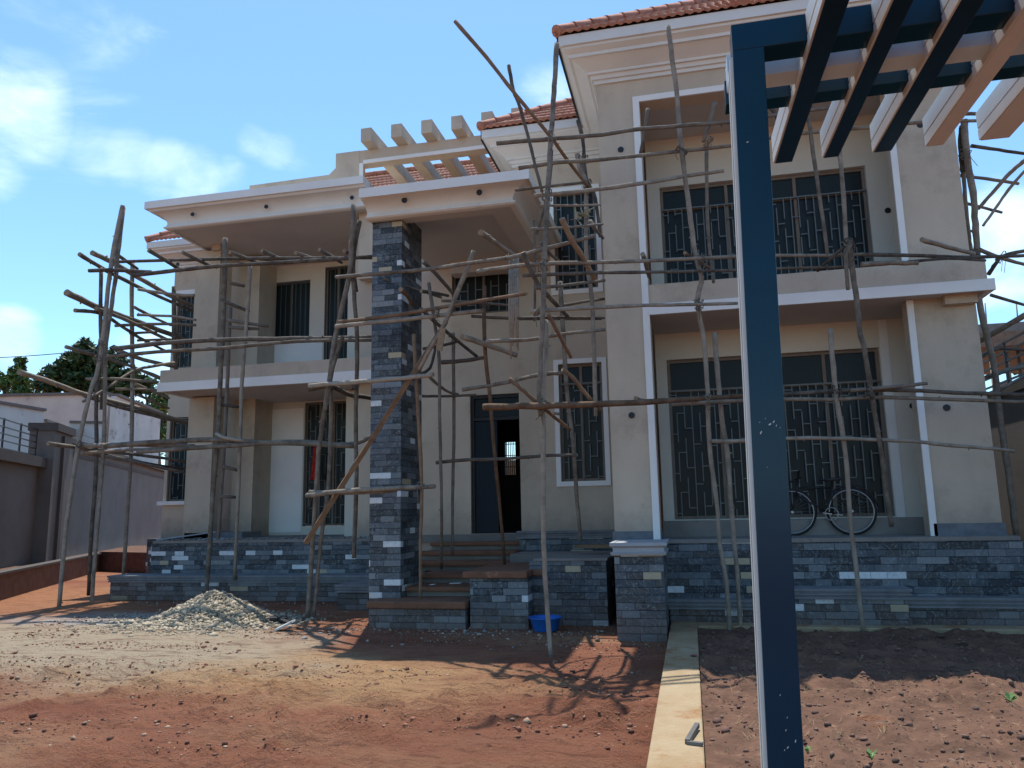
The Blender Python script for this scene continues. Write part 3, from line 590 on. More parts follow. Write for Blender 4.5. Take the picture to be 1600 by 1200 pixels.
# portico slab with coved cornice
cove = [(0,6.00),(.0,5.94),(.04,5.94),(.05,5.98),(.075,5.99),(.085,6.05)]+[(.095+.20*(1-math.cos(a_)), 6.06+.22*math.sin(a_)) for a_ in [math.pi/2*i/7 for i in range(8)]][0:8]
def cove_prof(zb, zt, d=.34):
    h = zt-zb; q = [(-.02, zb+.02), (-.02, zb-.012), (.055, zb), (.085, zb+.02), (.085, zb+.09*h), (.05, zb+.12*h), (.035, zb+.2*h)]
    for i in range(9):
        a_ = math.pi/2*(i/8)*.97; q.append((.03+(d-.085)*(1-math.cos(a_)), zb+.22*h+.40*h*math.sin(a_)))
    q += [(d-.05, zb+.66*h), (d-.035, zb+.70*h), (d, zb+.74*h), (d, zt), (-.02, zt)]
    return q
PZ0 = (at(572,342,10.84).z+at(799,324,10.84).z)/2; PZ1 = at(807,267,10.5).z
cp = cove_prof(PZ0, PZ1)
xl = at(572,342,10.84).x; xr = at(799,324,10.84).x
part('cornice', MB().sweep(cp, [(xl+.03,10.9),(xl+.03,10.84),(xr,10.84),(xr,13.5)][1:]), CORN, label='coved cornice round the porch roof')
part('fascia', MB().sweep([(.338,PZ1-.145),(.352,PZ1-.145),(.352,PZ1+.006),(.338,PZ1+.006)], [(xl+.03,10.84),(xr,10.84),(xr,13.45)]), FASCIA)
part('slab', MB().box(xl+.03, xr-.002, 10.842, RY, PZ0+.20, PZ1-.01), SOFFIT)
part('beam', MB().box(xr-.36, xr-.004, 11.12, MY, PZ0+.002, PZ0+.21), SOFFIT)
part('beam', MB().box(xl+.04, xr-.004, 10.844, 11.12, PZ0+.002, PZ0+.21), SOFFIT)
part('beam', MB().box(xl+.5, xr-.37, RY-.3, RY, PZ0-.05, PZ0+.21), SOFFIT)
# stone column
sx0 = at(582,352,10.95).x; sx1 = at(628,352,10.95).x
part('column', MB().box(sx0, sx1, 10.95, 11.88, 0, PZ0+.22), STONE, bevel=.006, label='tall slate clad column carrying the porch roof')
# steps
sy = [940, 917, 889, 875.5, 856, 843, 828]; sz = [.38+.137*i for i in range(7)]
prevY = 10.5
for i, (yy, zz) in enumerate(zip(sy, sz)):
    Yf = 10.5 if i == 0 else max(prevY+.26, min(atZ(700, yy, zz).y, prevY+.62)); prevY = Yf
    x0_ = at(575,940,10.5).x if i == 0 else (sx1+.003 if Yf < 11.88 else sx0+.05); x1_ = -2.93 if i < 5 else -2.925
    if i == 0:
        part('steps', MB().box(x0_, -3.10, Yf+.05, 11.9, -.05, zz-.1), STONE)
        part('tread', MB().box(x0_-.03, -3.08, Yf, 11.95, zz-.1, zz), RED, bevel=.02)
    else:
        part('steps', MB().box(x0_, x1_, Yf+.09, RY, zz-.137, zz-.06), CONC)
        part('tread', MB().box(x0_-.005, x1_+.005, Yf, (RY if i == 6 else Yf+.8), zz-.06, zz), RED, bevel=.012)
# blocks beside the steps
bx0, bx1 = at(735,980,10.62).x, at(826,980,10.62).x
part('plinth', MB().box(bx0, bx1, 10.62, 12.4, 0, at(780,903,10.62).z), STONE, label='slate block beside the bottom step')
zt = at(780,903,10.62).z; part('coping', MB().box(bx0-.09, bx1-.0, 10.56, 12.45, zt, zt+.09).box(bx1-.002, bx1+.16, 10.95, 12.45, zt+.002, zt+.088), RED, bevel=.015)
c0, c1 = at(829,960,11.0).x, at(950,960,11.0).x; zc = at(890,876,11.0).z
part('plinth', MB().box(c0, c1, 11.0, 12.6, 0, zc), STONE, label='wide slate block between the steps and the pier'); part('coping', MB().box(c0+.06, c1+.02, 10.98, 12.62, zc, zc+.03), CONC)
pb = at(804,953,10.98); MB().tube([at(849,976,11.02), at(847,975,10.93), at(846,978,10.90)], .03, 12).build('pipe', BLACK, house)
part('terrace_floor', MB().box(-2.93, -1.06, 12.6, MY-.1, .4, .9), CONC)
# --- left block
LY = 14.2
def X(px, py, Y): return at(px, py, Y).x
pl0 = X(235, 890, LY)
part('plinth', MB().box(pl0, -4.95, LY, 15.2, 0, 1.08), STONE, label='slate clad plinth under the left terrace')
part('terrace_floor', MB().box(pl0+.02, -4.95, LY-.004, 17.2, 1.08, 1.13), CONC)
ledge(X(172,920,13.66), X(577,920,13.66), 13.62, LY, .48)
ledge(X(530,940,12.6), X(577,940,12.6), 12.5, 13.6, .42)
part('moulding', MB().box(pl0-.25, pl0+1.2, 15.6, 16.4, 1.08, 1.25), LEDGE)
CY = 15.6
cxa, cxb = X(305,430,CY), X(344,430,CY)
gxa, gxb = X(295,650,CY), X(333,650,CY)
part('column', MB().box((cxa+gxa)/2, (cxb+gxb)/2, CY, CY+.5, 1.13, 4.33), PLASTER, label='lower beige corner column of the left terrace')
part('column', MB().box((cxa+gxa)/2, (cxb+gxb)/2, CY, CY+.5, 4.5, 7.86), PLASTER, label='upper beige corner column of the left balcony')
ra, rb = X(543,500,15.8), X(600,500,15.8)
part('column', MB().box(ra, ra+.5, 15.8, 16.3, 1.13, 4.33).box(ra, ra+.5, 15.8, 16.3, 4.5, 7.86), CREAM)
part('wall', MB().box(ra+.6, -5.0, 14.9, 17.2, 1.13, 7.86), PLASTER)
bx = X(249, 600, 14.5)
part('slab', MB().box(bx+.05, -5.0, 14.5, 17.2, 4.36, 4.52), SOFFIT)
part('parapet', MB().box(bx+.03, -5.0, 14.47, 14.62, 4.46, at(250,579,14.47).z).box(bx+.03, bx+.15, 14.62, 16.9, 4.46, at(250,579,14.47).z-.002), PLASTER)
part('trim', MB().box(bx, -5.0, 14.43, 14.5, at(250,612,14.43).z, at(250,599,14.43).z+.01).box(bx+.002, bx+.07, 14.5, 16.9, at(250,612,14.43).z+.002, at(250,599,14.43).z+.008), WHITE)
BY = 17.2
w1 = (X(422,480,BY), X(484,480,BY), at(450,531,BY).z, at(450,440,BY).z); w2 = (X(507,480,BY), X(545,480,BY), 4.6, at(525,416,BY).z); w3 = (X(475,700,BY), X(541,700,BY), at(500,822,BY).z, at(500,628,BY).z)
part('wall', wallgrid(BY, BY+.2, (cxb+gxb)/2-.6, -5.0, 1.1, 7.86, [w1, w2, w3]), CREAM, label='cream back wall behind the left terrace and balcony')
for i, w_ in enumerate((w1, w2, w3)): window(BY, *w_, sp=.14, mull=1 if i < 2 else 2, seed=30+i, simple=(i < 2))
part('wall', MB().box(X(392,740,BY), w3[0]-.03, BY-.012, BY, 1.2, at(430,640,BY).z), WHITE, label='white primed panel on the lower left wall')
part('wall', MB().box(X(413,550,BY), w2[0]-.03, BY-.012, BY, 4.6, w1[2]-.03), WHITE, label='white primed strip under the upper left window')
part('wall', MB().box((cxb+gxb)/2+.02, X(400,600,16.4), 16.4, BY, 1.13, 7.86), PLASTER)
# left cornice, soffit, parapets
LZ0 = at(249,361,14.35).z; LZ1 = at(231,316,14.0).z
cl = X(231,316,14.0)+.31; CR = X(568,282,14.0)
part('cornice', MB().sweep(cove_prof(LZ0, LZ1, .36), [(cl,18),(cl,14.35),(CR,14.35)]), CORN, label='coved cornice over the left balcony')
part('fascia', MB().sweep([(.358,LZ1-.16),(.374,LZ1-.16),(.374,LZ1+.006),(.358,LZ1+.006)], [(cl,18),(cl,14.35),(CR,14.35)]), FASCIA)
part('slab', MB().box(cl+.002, CR, 14.352, 17.6, LZ0+.02, LZ1-.02), SOFFIT)
part('beam', MB().box(cl+.3, (cxb+gxb)/2+.05, CY-.1, CY+.45, LZ0-.12, LZ0+.022), PLASTER)
FY = 14.62
zp0 = LZ1-.05
p = MB(); a0 = at(390,290,FY); a1 = at(514,273,FY); a2 = at(525,262,FY)
p.v += [(a0.x,FY,zp0),(a2.x,FY,zp0),(a2.x,FY,a2.z),(a1.x,FY,a1.z),(a0.x,FY,a0.z),(a0.x,FY+.2,zp0),(a2.x,FY+.2,zp0),(a2.x,FY+.2,a2.z),(a1.x,FY+.2,a1.z),(a0.x,FY+.2,a0.z)]
p.f += [(0,1,2,3,4),(9,8,7,6,5),(0,5,6,1),(1,6,7,2),(2,7,8,3),(3,8,9,4),(4,9,5,0)]; p.sm += [False]*7
part('parapet', p, PLASTER, label='low roof parapet left of the roof pergola')
fx0 = X(525,250,FY); fx1 = X(562,250,FY); fzt = at(543,238,FY).z
part('parapet', MB().box(fx0, fx1, FY-.01, FY+.3, zp0, fzt), PLASTER, label='taller square block at the left end of the roof pergola')
fx2 = X(800,216,FY)
zb_ = at(600,252,FY).z
pg = part('roof_pergola', MB().box(fx1, fx2, FY, FY+.25, zb_, fzt-.003), PLASTER, label='beige concrete frame of the roof pergola')
MB().box(fx1+.0, fx1+.09, FY-.02, FY, zp0, zb_+.02).box(fx1+.09, fx2, FY-.02, FY, zb_, zb_+.08).build('trim', WHITE, pg)
for i in range(6):
    a = at(562+47.2*i, 240, FY-.35); xa = a.x+.03
    part('pergola_slat', MB().box(xa, xa+.24, FY-.38, 17.3, fzt+.0, fzt+.30), PLASTER, bevel=.01)
part('wall', MB().box(fx1, -3.4, FY+.002, FY+.2, 6.5, zp0+.05), PLASTER)
# distant main roof behind the pergola
rz = at(640,268,19.5).z
m = MB(); roof_face(m, (X(548,270,19.5)-2.6, 16.9), (-2.0, 16.9), (0,1), 1, 0, 2.6, rz-2.6*TPH); ro = part('roof', m, TILE, label='red tiled main roof seen through the roof pergola')
c = MB(); captiles(c, (X(548,270,19.5), 19.5, rz+.05), (-2, 19.5, rz+.05)); captiles(c, (X(548,270,19.5)-2.6, 16.9, rz-2.6*TPH+.05), (X(548,270,19.5), 19.5, rz+.05)); c.build('ridge_tiles', TILE, ro)
u = MB(); u.quad((X(548,270,19.5)-2.6,16.9,rz-2.6*TPH-.02),(-2,16.9,rz-2.6*TPH-.02),(-2,19.5,rz-.03),(X(548,270,19.5),19.5,rz-.03)); u.quad((X(548,270,19.5),19.5,rz-.03),(-2,19.5,rz-.03),(-2,22,rz-2),(X(548,270,19.5),22,rz-2)); u.build('underlay', TILE, ro, fixn=False)
# rear left bay
BYY = 16.95; e0 = at(225,388,16.4)
bxl = X(268,500,BYY); bw1 = (X(268,600,BYY)+.02, X(300,600,BYY), at(280,783,BYY).z, at(280,652,BYY).z); bw2 = (X(276,500,BYY), X(309,500,BYY), at(280,575,BYY).z, at(280,462,BYY).z)
bxl = X(262,640,BYY)
part('wall', wallgrid(BYY, BYY+.2, bxl, (cxa+gxa)/2+.4, 0, 8.05, [bw1, bw2]), PLASTER)
for i, w_ in enumerate((bw1, bw2)): window(BYY, *w_, sp=.13, mull=0, seed=40+i)
part('trim', MB().box(bw2[0]-.15, bw2[1], BYY-.05, BYY, bw2[3], bw2[3]+.12), WHITE); part('sill', MB().box(bw1[0]-.2, bw1[1], BYY-.08, BYY, bw1[2]-.09, bw1[2]), WHITE)
part('wall', MB().box(bxl, bxl+.2, BYY+.2, 24, 0, 8.05), PLASTER)
dz = e0.z-8.45
part('cornice', MB().sweep([(a_, b_+dz) for a_, b_ in flare], [(bxl,24),(bxl,BYY),(-9,BYY)]), CORN)
m = MB(); roof_face(m, (bxl-.52, BYY-.52), (-8, BYY-.52), (0,1), 1, 0, 2.4, 8.64+dz); ro = part('roof', m, TILE, label='end of the red tiled roof past the left balcony')
c = MB(); captiles(c, (bxl-.52, BYY-.52, 8.69+dz), (bxl-.52+2.4, BYY-.52+2.4, 8.69+dz+2.4*TPH)); c.build('ridge_tiles', TILE, ro)
part('plinth', MB().box(bxl-.15, bxl+2, BYY-.3, BYY, 0, 1.1), STONE)
# pipe holes
ph = MB()
def hole(px, py, Y, r=.045):
    q = at(px, py, Y); ph_ = MB().tube([q+Vector((0,.004,0)), q+Vector((0,-.014,0))], r, 14); ph_.build('pipe_end', BLACK, house)
for q in ((301,335,14.2),(416,323,14.2),(550,309,14.2),(632,313,10.66),(749,301,10.66),(970,234,WY),(987,649,WY),(1387,329,12.4),(1426,634,12.392),(1479,637,11.3),(1438,195,11.0)): hole(*q)
hole(278,413,BYY-.35,.05)
# ---------------------------------------------------------------- blue pergola in the foreground
perg = empty('pergola', (.4, 4.1, 0), 'blue painted garden pergola post and slatted beams in the foreground, lit sides coloured white', 'pergola')
def leanbox(x0b, x0t, wd, y0, y1, z0, z1):
    m = MB(); m.v += [(x0b,y0,z0),(x0b+wd,y0,z0),(x0b+wd,y1,z0),(x0b,y1,z0),(x0t,y0,z1),(x0t+wd,y0,z1),(x0t+wd,y1,z1),(x0t,y1,z1)]
    for q in ((0,3,2,1),(4,5,6,7),(0,1,5,4),(1,2,6,5),(2,3,7,6),(3,0,4,7)): m.f.append(q); m.sm.append(False)
    return m
leanbox(.275, .357, .162, 4.0, 4.20, -.1, 4.03).build('post', BLUE, perg, bevel=.004)
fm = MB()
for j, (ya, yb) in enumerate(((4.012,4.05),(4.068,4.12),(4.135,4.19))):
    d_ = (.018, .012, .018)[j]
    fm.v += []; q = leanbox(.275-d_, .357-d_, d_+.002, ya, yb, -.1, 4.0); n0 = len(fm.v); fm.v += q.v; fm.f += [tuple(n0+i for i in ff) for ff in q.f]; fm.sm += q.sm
fm.build('sunlit_side_strip', PALEP, perg)  # pale strips stand for the post's sunlit left side
hx = .357
MB().box(hx, 3.6, 4.0, 4.16, 4.03, 4.185).build('beam', BLUE, perg, bevel=.004)
MB().box(hx-.01, 3.6, 4.29, 4.44, 4.03, 4.185).build('beam', SKYREFL, perg)['label'] = 'cross beam coloured pale for sky reflection behind the blue front beam'
MB().box(hx-.01, 3.6, 4.57, 4.70, 4.03, 4.185).build('beam', BLUE, perg)
def skew(m):
    m.v = [(a_+(5.42-b_)*.026, b_, c_) for a_, b_, c_ in m.v]; return m
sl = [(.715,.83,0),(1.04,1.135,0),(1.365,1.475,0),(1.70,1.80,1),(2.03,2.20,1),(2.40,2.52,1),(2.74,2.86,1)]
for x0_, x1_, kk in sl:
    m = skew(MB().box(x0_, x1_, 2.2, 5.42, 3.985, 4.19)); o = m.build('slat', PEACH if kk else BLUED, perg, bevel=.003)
    skew(MB().box(x0_-.012, x0_, 2.2, 5.42, 3.99, 4.06).box(x0_-.008, x0_, 2.2, 5.42, 4.06, 4.075).box(x0_-.012, x0_, 2.2, 5.42, 4.075, 4.185)).build('sunlit_side_strip', PALEP, o)  # sunlit left face of the slat, painted pale along its length
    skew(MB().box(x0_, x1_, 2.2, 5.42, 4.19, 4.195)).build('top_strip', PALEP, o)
leanbox(3.45, 3.45, .16, 4.0, 4.2, -.1, 4.03).build('post', BLUE, perg)
for i, (ax_, ay_, lx, lz) in enumerate(((1187,660,.004,.001),(1203,663,.010,.003),(1209,659,.006,.005),(1213,665,.003,.004),(1189,676,.006,.007),(1196,654,.002,.003),(1219,668,.003,.002),(1199,730,.002,.002),(1168,222,.008,.002),(1219,1086,.003,.003),(1230,1121,.003,.003),(1228,1141,.003,.004),(1243,1158,.003,.006),(1231,1168,.006,.004),(1226,1172,.003,.003))):
    q = at(ax_, ay_, 4.0); MB().obox((q.x, 3.9994, q.z), (lx*.6,0,lz), (0,.0006,0), (-lz*.3,0,lx*.3)).build('paint_scuff', PALEP, perg)
# ---------------------------------------------------------------- pole scaffolding
def spline(P, n=5):
    if len(P) < 3:
        a, b = P; k = max(2, int((b-a).length/.5)); return [a.lerp(b, i/k)+(Vector((0,0,math.sin(a.x*7+a.z*3)))*.012*(b-a).length*math.sin(math.pi*i/k)) for i in range(k+1)]
    out_ = []
    for i in range(len(P)-1):
        p0 = P[max(i-1,0)]; p1 = P[i]; p2 = P[i+1]; p3 = P[min(i+2,len(P)-1)]
        for j in range(n):
            t = j/n; out_.append(.5*((2*p1)+(-p0+p2)*t+(2*p0-5*p1+4*p2-p3)*t*t+(-p0+3*p1-3*p2+p3)*t**3))
    out_.append(P[-1]); return out_
_pi = [0]
ML = [WOOD, WOODB, WOODD]
def pole(parent, wpx, pts, X0=None, k=0, name='pole', label=None, taper=.8):
    _pi[0] += 1; rn = random.Random(_pi[0]*13+5)
    P = []
    for q in pts:
        P.append(atX(q[0], q[1], X0) if X0 is not None else at(*q))
    dep = sum((Vector(M3[2])).dot(p-Vector((0,0,CAMH))) for p in P)/len(P)
    r = wpx/2*dep/F*.69; S = spline(P, 4); n = len(S)
    S2 = []; rad = []
    for i, p in enumerate(S):
        j = .0 if i in (0, n-1) else r*.11
        S2.append(p+Vector((rn.uniform(-j,j), rn.uniform(-j,j), rn.uniform(-j,j))))
        rad.append(r*(1.06-(1-taper)*i/(n-1))*rn.uniform(.93, 1.08))
    m = MB(); m.tube(S2, rad, 8)
    # knots and side stubs
    Ltot = sum((S2[i+1]-S2[i]).length for i in range(n-1))
    for _ in range(int(Ltot*.9)):
        i = rn.randrange(0, n-1); t = rn.random(); p = S2[i].lerp(S2[i+1], t); d = Vector((rn.uniform(-1,1), rn.uniform(-1,1), rn.uniform(-1,1))).normalized()
        ax = (S2[i+1]-S2[i]).normalized(); d = (d-ax*d.dot(ax)).normalized()+ax*.5
        m.tube([p+d*rad[i]*.6, p+d*(rad[i]*1.25)+d*rn.uniform(0,.02)], [r*.35, r*.22], 5)
    o = m.build(name, [ML[k], CUT], parent)
    me = o.data; cnt = 0
    for f_ in me.polygons:
        if len(f_.vertices) == 8: f_.material_index = 1
    if label: o['label'] = label
    return o
def shiftY(px, Y, left=True):
    a = min(max((1140-px)/240, 0), 1)*min(max((Y-8.75)/.5, 0), 1)
    if left: a *= min(max((px-680)/150, 0), 1)
    return Y-.9*a if Y < 9.95 else Y
def lash(parent, px, py, Y, r=.07):
    q = at(px, py, Y); m = MB(); rn = random.Random(int(px*7+py))
    for i in range(3):
        ax = Vector((rn.uniform(-1,1), rn.uniform(-.3,.3), rn.uniform(-1,1))).normalized(); u_ = ax.cross(Vector((0,1,0))).normalized(); v_ = Vector((0,1,0))
        m.tube([q+(u_*math.cos(a_)*r+v_*math.sin(a_)*r)+ax*rn.uniform(-.02,.02) for a_ in [2*math.pi*j/10 for j in range(10)]], .006, 4, closed=True)
    for i in range(2):
        a_ = q+Vector((rn.uniform(-.05,.05), -.05, 0)); m.tube([a_, a_+Vector((rn.uniform(-.05,.05), -.02, -rn.uniform(.05,.1))), a_+Vector((rn.uniform(-.08,.08), -.02, -rn.uniform(.12,.25)))], .004, 4)
    m.build('lashing', WOODD, parent)
# 1 corner scaffold
S1 = empty('pole_scaffold', (-11.3, 13, 0), 'rough pole scaffold at the left corner of the house, beside the grey boundary wall', 'scaffold', 'pole scaffolds round the house')
Y = 12.9
for wp, pts, kk in (
    (10, [(192,321,13),(186,350,13),(172,425,12.95),(160,537,12.9),(151,585,12.85),(143,607,12.8),(123,693,12.7),(103,827,12.65),(92,950,12.62)], 0),
    (9, [(193,324,13.1),(184,400,13.1),(181,430,13.1),(175,472,13.1),(166,537,13.05),(164,600,13.0),(162,700,13),(157,767,13),(150,850,12.95),(143,947,12.93)], 0),
    (9, [(157,530,13.15),(151,620,13.1),(150,740,13.1),(143,830,13.05),(138,930,13.3)], 2),
    (8, [(158,418,13.3),(157,512,13.3),(161,575,13.3),(158,640,13.3)], 0),
    (9, [(207,410,14.6),(206,475,14.6),(207,597,14.6),(205,700,14.6),(200,787,14.6),(193,900,14.7)], 0),
    (10, [(272,448,15.6),(272,525,15.6),(275,580,15.6)], 0),
    (8, [(187,409,12.95),(360,404,12.8),(583,403,12.4)], 2),
    (9, [(139,423,12.8),(178,422,12.8),(236,425,12.8)], 2),
    (10, [(208,430,12.8),(280,422,12.75),(350,415,12.7),(460,409,12.6),(583,401,12.4)], 2),
    (11, [(178,545,12.85),(267,535,12.8),(345,531,12.7),(460,529,12.6),(583,527,12.4)], 2),
    (9, [(168,557,12.8),(245,550,12.75),(345,544,12.6),(460,534,12.5),(583,531,12.35)], 0),
    (6, [(215,492,14.5),(267,494,14.5),(306,500,14.5)], 0), (7, [(180,509,14.3),(250,506,14.4),(306,508,14.5)], 0),
    (6, [(203,521,14.5),(245,519,14.5)], 0), (6, [(215,532,14.6),(266,530,14.6)], 0),
    (7, [(216,452,14.4),(262,459,14.5),(304,462,14.6)], 0),
    (7, [(272,567,15),(240,572,14.4),(208,580,13.8),(165,608,13.2),(129,628,12.8)], 0),
    (7, [(135,592,13.2),(178,592,13.3),(247,597,14)], 0), (6, [(180,608,13.5),(245,609,14)], 0),
    (10, [(123,697,12.8),(200,695,12.8),(303,697,12.9)], 0),
    (12, [(165,697,12.7),(245,691,12.7),(333,687,12.7),(400,691,12.6),(490,694,12.4),(554,697,12.2)], 0),
    (10, [(215,706,12.7),(300,700,12.7),(370,696,12.6),(460,690,12.5),(545,694,12.3),(580,682,12.2)], 0),
    (7, [(130,708,12.8),(200,703,13.2),(262,700,13.6)], 0),
    (8, [(338,678,12.6),(352,684,12.5),(382,689,12.6)], 0)): pole(S1, wp, pts, k=kk)
XP = -11.75
for wp, pts in ((9,[(124,397),(165,422),(230,455),(304,487)]), (11,[(144,395),(176,410),(215,433),(262,460),(304,479)]), (8,[(183,398),(215,420)]),
    (13,[(104,457),(150,479),(207,500),(265,522),(320,543)]), (9,[(150,482),(190,497),(215,508),(270,535),(300,552)]), (8,[(117,485),(150,488),(175,500),(217,527),(262,550)]),
    (7,[(210,480),(240,496),(267,508)]), (8,[(103,542),(155,557),(207,573),(250,592)]), (11,[(30,581),(80,597),(131,616),(206,635),(292,660)]), (9,[(185,548),(225,562),(272,573)]),
    (8,[(131,618),(190,637),(250,652),(294,663)]), (7,[(212,600),(240,612),(264,622)]), (8,[(75,693),(150,703),(220,711),(290,721)]), (7,[(128,708),(200,720),(287,738)]), (6,[(170,712),(230,724),(290,733)]), (6,[(208,575),(235,583),(250,589)]), (6,[(215,617),(245,630),(264,638)])):
    pole(S1, wp, pts, X0=XP+random.uniform(-.25,.25), k=0)
for q in ((182,408,12.85),(176,425,12.85),(160,537,12.8),(152,560,12.8),(162,697,12.7),(124,694,12.6)): lash(S1, *q)
# 2 terrace scaffold
S2 = empty('pole_scaffold', (-8, 12.2, 0), 'pole scaffold standing before the left terrace, between the corner column and the slate column', 'scaffold', 'pole scaffolds round the house')
for wp, pts, kk in (
    (9, [(391,412,13.3),(387,480,13.3),(382,545,13.3),(378,600,13.3),(375,700,13.3),(371,800,13.3),(367,905,13.6)], 0),
    (12, [(552,320,11.2),(550,380,11.2),(545,435,11.25),(525,520,11.3),(515,592,11.3),(507,642,11.3),(502,677,11.35),(497,717,11.35),(488,858,11.4),(480,976,11.45)], 0),
    (11, [(562,345,11.3),(552,400,11.3),(553,455,11.3),(558,530,11.3),(557,600,11.3),(556,677,11.3),(557,760,11.35),(553,872,11.4)], 0),
    (9, [(536,525,11.2),(524,560,11.2),(517,592,11.2),(509,640,11.2)], 0),
    (10, [(517,600,11.5),(517,660,11.5),(513,762,11.5),(503,830,11.5),(496,900,11.5),(489,976,11.5)], 0),
    (11, [(482,603,11.1),(515,600,11.1),(545,598,10.7),(583,595,10.4),(640,590,10.2),(677,585,10.1)], 0),
    (12, [(482,608,11.3),(515,603,11.4),(545,616,11.9),(582,622,12.6)], 2),
    (6, [(554,430,11.2),(558,455,11.6)], 2),
    (11, [(480,774,11.0),(545,767,10.6),(612,763,10.3),(680,760,10.2)], 0), (9, [(484,769,11.0),(560,770,10.6),(620,766,10.4)], 2)): pole(S2, wp, pts, k=kk)
for a, b in (((232,391),(281,421)),((285,394),(332,417)),((359,394),(405,411)),((409,392),(457,410)),((462,395),(497,407)),((499,390),(534,410)),((538,392),(560,402))):
    pole(S2, 9, [(a[0],a[1],12.4),(b[0],b[1],13.1)], k=2, name='putlog')
for q in ((547,432,11.2),(516,600,11.2),(489,770,11.2),(556,602,11.2)): lash(S2, *q)
lad = empty('pole_ladder', tuple(at(333,770,13.2))[:2]+(0,), 'narrow rough pole ladder leaning by the lower left corner column', 'ladder')
pole(lad, 11, [(352,372,13.3),(351,430,13.3),(350,470,13.3),(347,540,13.25),(344,600,13.2),(340,690,13.2),(333,770,13.2),(328,850,13.2),(322,932,13.2)], name='rail')
pole(lad, 9, [(360,480,13.6),(357,545,13.6),(354,625,13.6),(350,700,13.6),(346,770,13.6),(341,842,13.6)], k=2, name='rail')
for a in ((357,442,382,447),(345,468,390,487),(355,500,420,510),(356,511,405,514),(344,632,375,636),(345,728,376,736),(342,776,368,777)): pole(lad, 8, [(a[0],a[1],13.25),(a[2],a[3],13.5)], k=2, name='rung')
S3X = empty('tmp', (0,0,0)); lt = MB(); S = [at(697,503,10.15), at(660,561,10.28), at(625,616,10.42), at(585,680,10.62), at(531,764,10.92), at(478,848,11.2)]
lt.tube(S, [.042,.044,.046,.048,.05,.053], 4, smooth=False)
pole(S3X, 11, [(740,392,10.0),(728,425,10.02),(712,462,10.05),(692,512,10.1),(672,545,10.2),(655,578,10.3)])
tag(lt.build('timber', WOODB), 'long orange brown timber leaning diagonally across the slate column', 'timber')
# 3 entrance scaffold
S3 = empty('pole_scaffold', (-3.2, 10.2, 0), 'pole scaffold standing on the entrance steps before the porch', 'scaffold', 'pole scaffolds round the house')
for ch in list(S3X.children): ch.parent = S3; ch.location = ch.location-S3.location
bpy.data.objects.remove(S3X)
for wp, pts, kk in (
    (10, [(525,433,10.6),(600,427,10.3),(680,419,10.1),(797,402,9.8),(847,390,9.6),(930,368,9.4)], 0),
    (9, [(530,503,10.6),(620,492,10.2),(707,477,10.1),(822,459,9.9)], 1), (10, [(525,510,10.5),(640,498,10.2),(755,485,10.1)], 0),
    (9, [(722,609,10.1),(780,600,10.0),(840,586,9.8),(880,583,9.7)], 0),
    (7, [(737,494,12),(805,498,12),(870,498,12),(940,498,12)], 2),
    (9, [(747,424,9.7),(780,419,9.6),(850,412,9.6),(942,410,9.7),(1042,406,9.9),(1146,401,10.1),(1209,399,10.2),(1300,399,10.2),(1350,397,10.2)], 0),
    (8, [(817,431,9.6),(880,428,9.6),(942,426,9.7),(1037,425,9.9),(1146,422,10.1),(1209,420,10.2),(1340,416,10.2)], 2),
    (8, [(670,442,10.6),(680,510,10.6),(686,560,10.6),(687,650,10.65),(689,740,10.7),(690,810,10.8),(690,888,11.6)], 2),
    (9, [(647,522,10.35),(650,590,10.4),(655,675,10.5),(659,765,10.7),(657,850,10.8),(657,936,10.9)], 1),
    (8, [(708,520,11.5),(709,610,11.6),(709,697,11.8),(707,780,12),(707,868,12.2)], 2),
    (9, [(757,447,10.6),(757,535,10.7),(766,625,10.9),(771,687,11),(781,793,11.5),(789,886,12)], 1),
    (9, [(661,409,10.3),(685,432,10.6),(709,460,11)], 2), (9, [(657,482,10.3),(690,512,10.6),(745,557,11.5)], 2), (14, [(722,526,10.2),(760,538,10.6),(807,555,11)], 0),
    (12, [(751,363,9.8),(775,380,10.2),(815,406,10.8)], 0), (10, [(690,566,11),(720,564,11),(757,559,11)], 2), (6, [(660,619,11.5),(700,619,11.5),(744,617,11.5)], 2),
    (7, [(670,588,10.8),(683,600,11),(700,612,11.4),(716,616,11.6)], 2), (7, [(655,585,10.5),(672,575,10.8),(680,545,11)], 2), (7, [(661,545,11),(690,540,11),(718,533,11)], 2),
    (8, [(682,723,10.8),(720,719,10.7),(789,717,10.6),(850,712,10.5),(902,711,10.4)], 2), (6, [(600,435,10.9),(690,465,11.5)], 2),
    (8, [(658,455,10.6),(685,459,11),(700,462,11.4)], 2), (7, [(690,330+140,11),(750,473,11.4),(805,478,11.8)], 2)): pole(S3, wp, [(a_, b_, shiftY(a_, c_)) for a_, b_, c_ in pts], k=kk)
fr_ = MB()
for i in range(5): fr_.tube([at(797+3*i, 398+random.uniform(-4,6), 10.2), at(796+3.2*i, 480, 10.2), at(797+3*i+random.uniform(-2,2), 545+random.uniform(-8,20), 10.2)], [.022,.02,.01], 5)
fr_.build('split_board', WOOD, S3); MB().bar(at(692,512,10.0), at(686,548,10.05), .09, .02).build('board', CUT, S3)
pole(S3, 10, [(626,452,10.0),(636,462,10.3),(645,478,10.9)], k=1)
for q in ((797,404,9.9),(683,487,10.1),(757,478,10.1),(657,760,10.2)): lash(S3, *q)
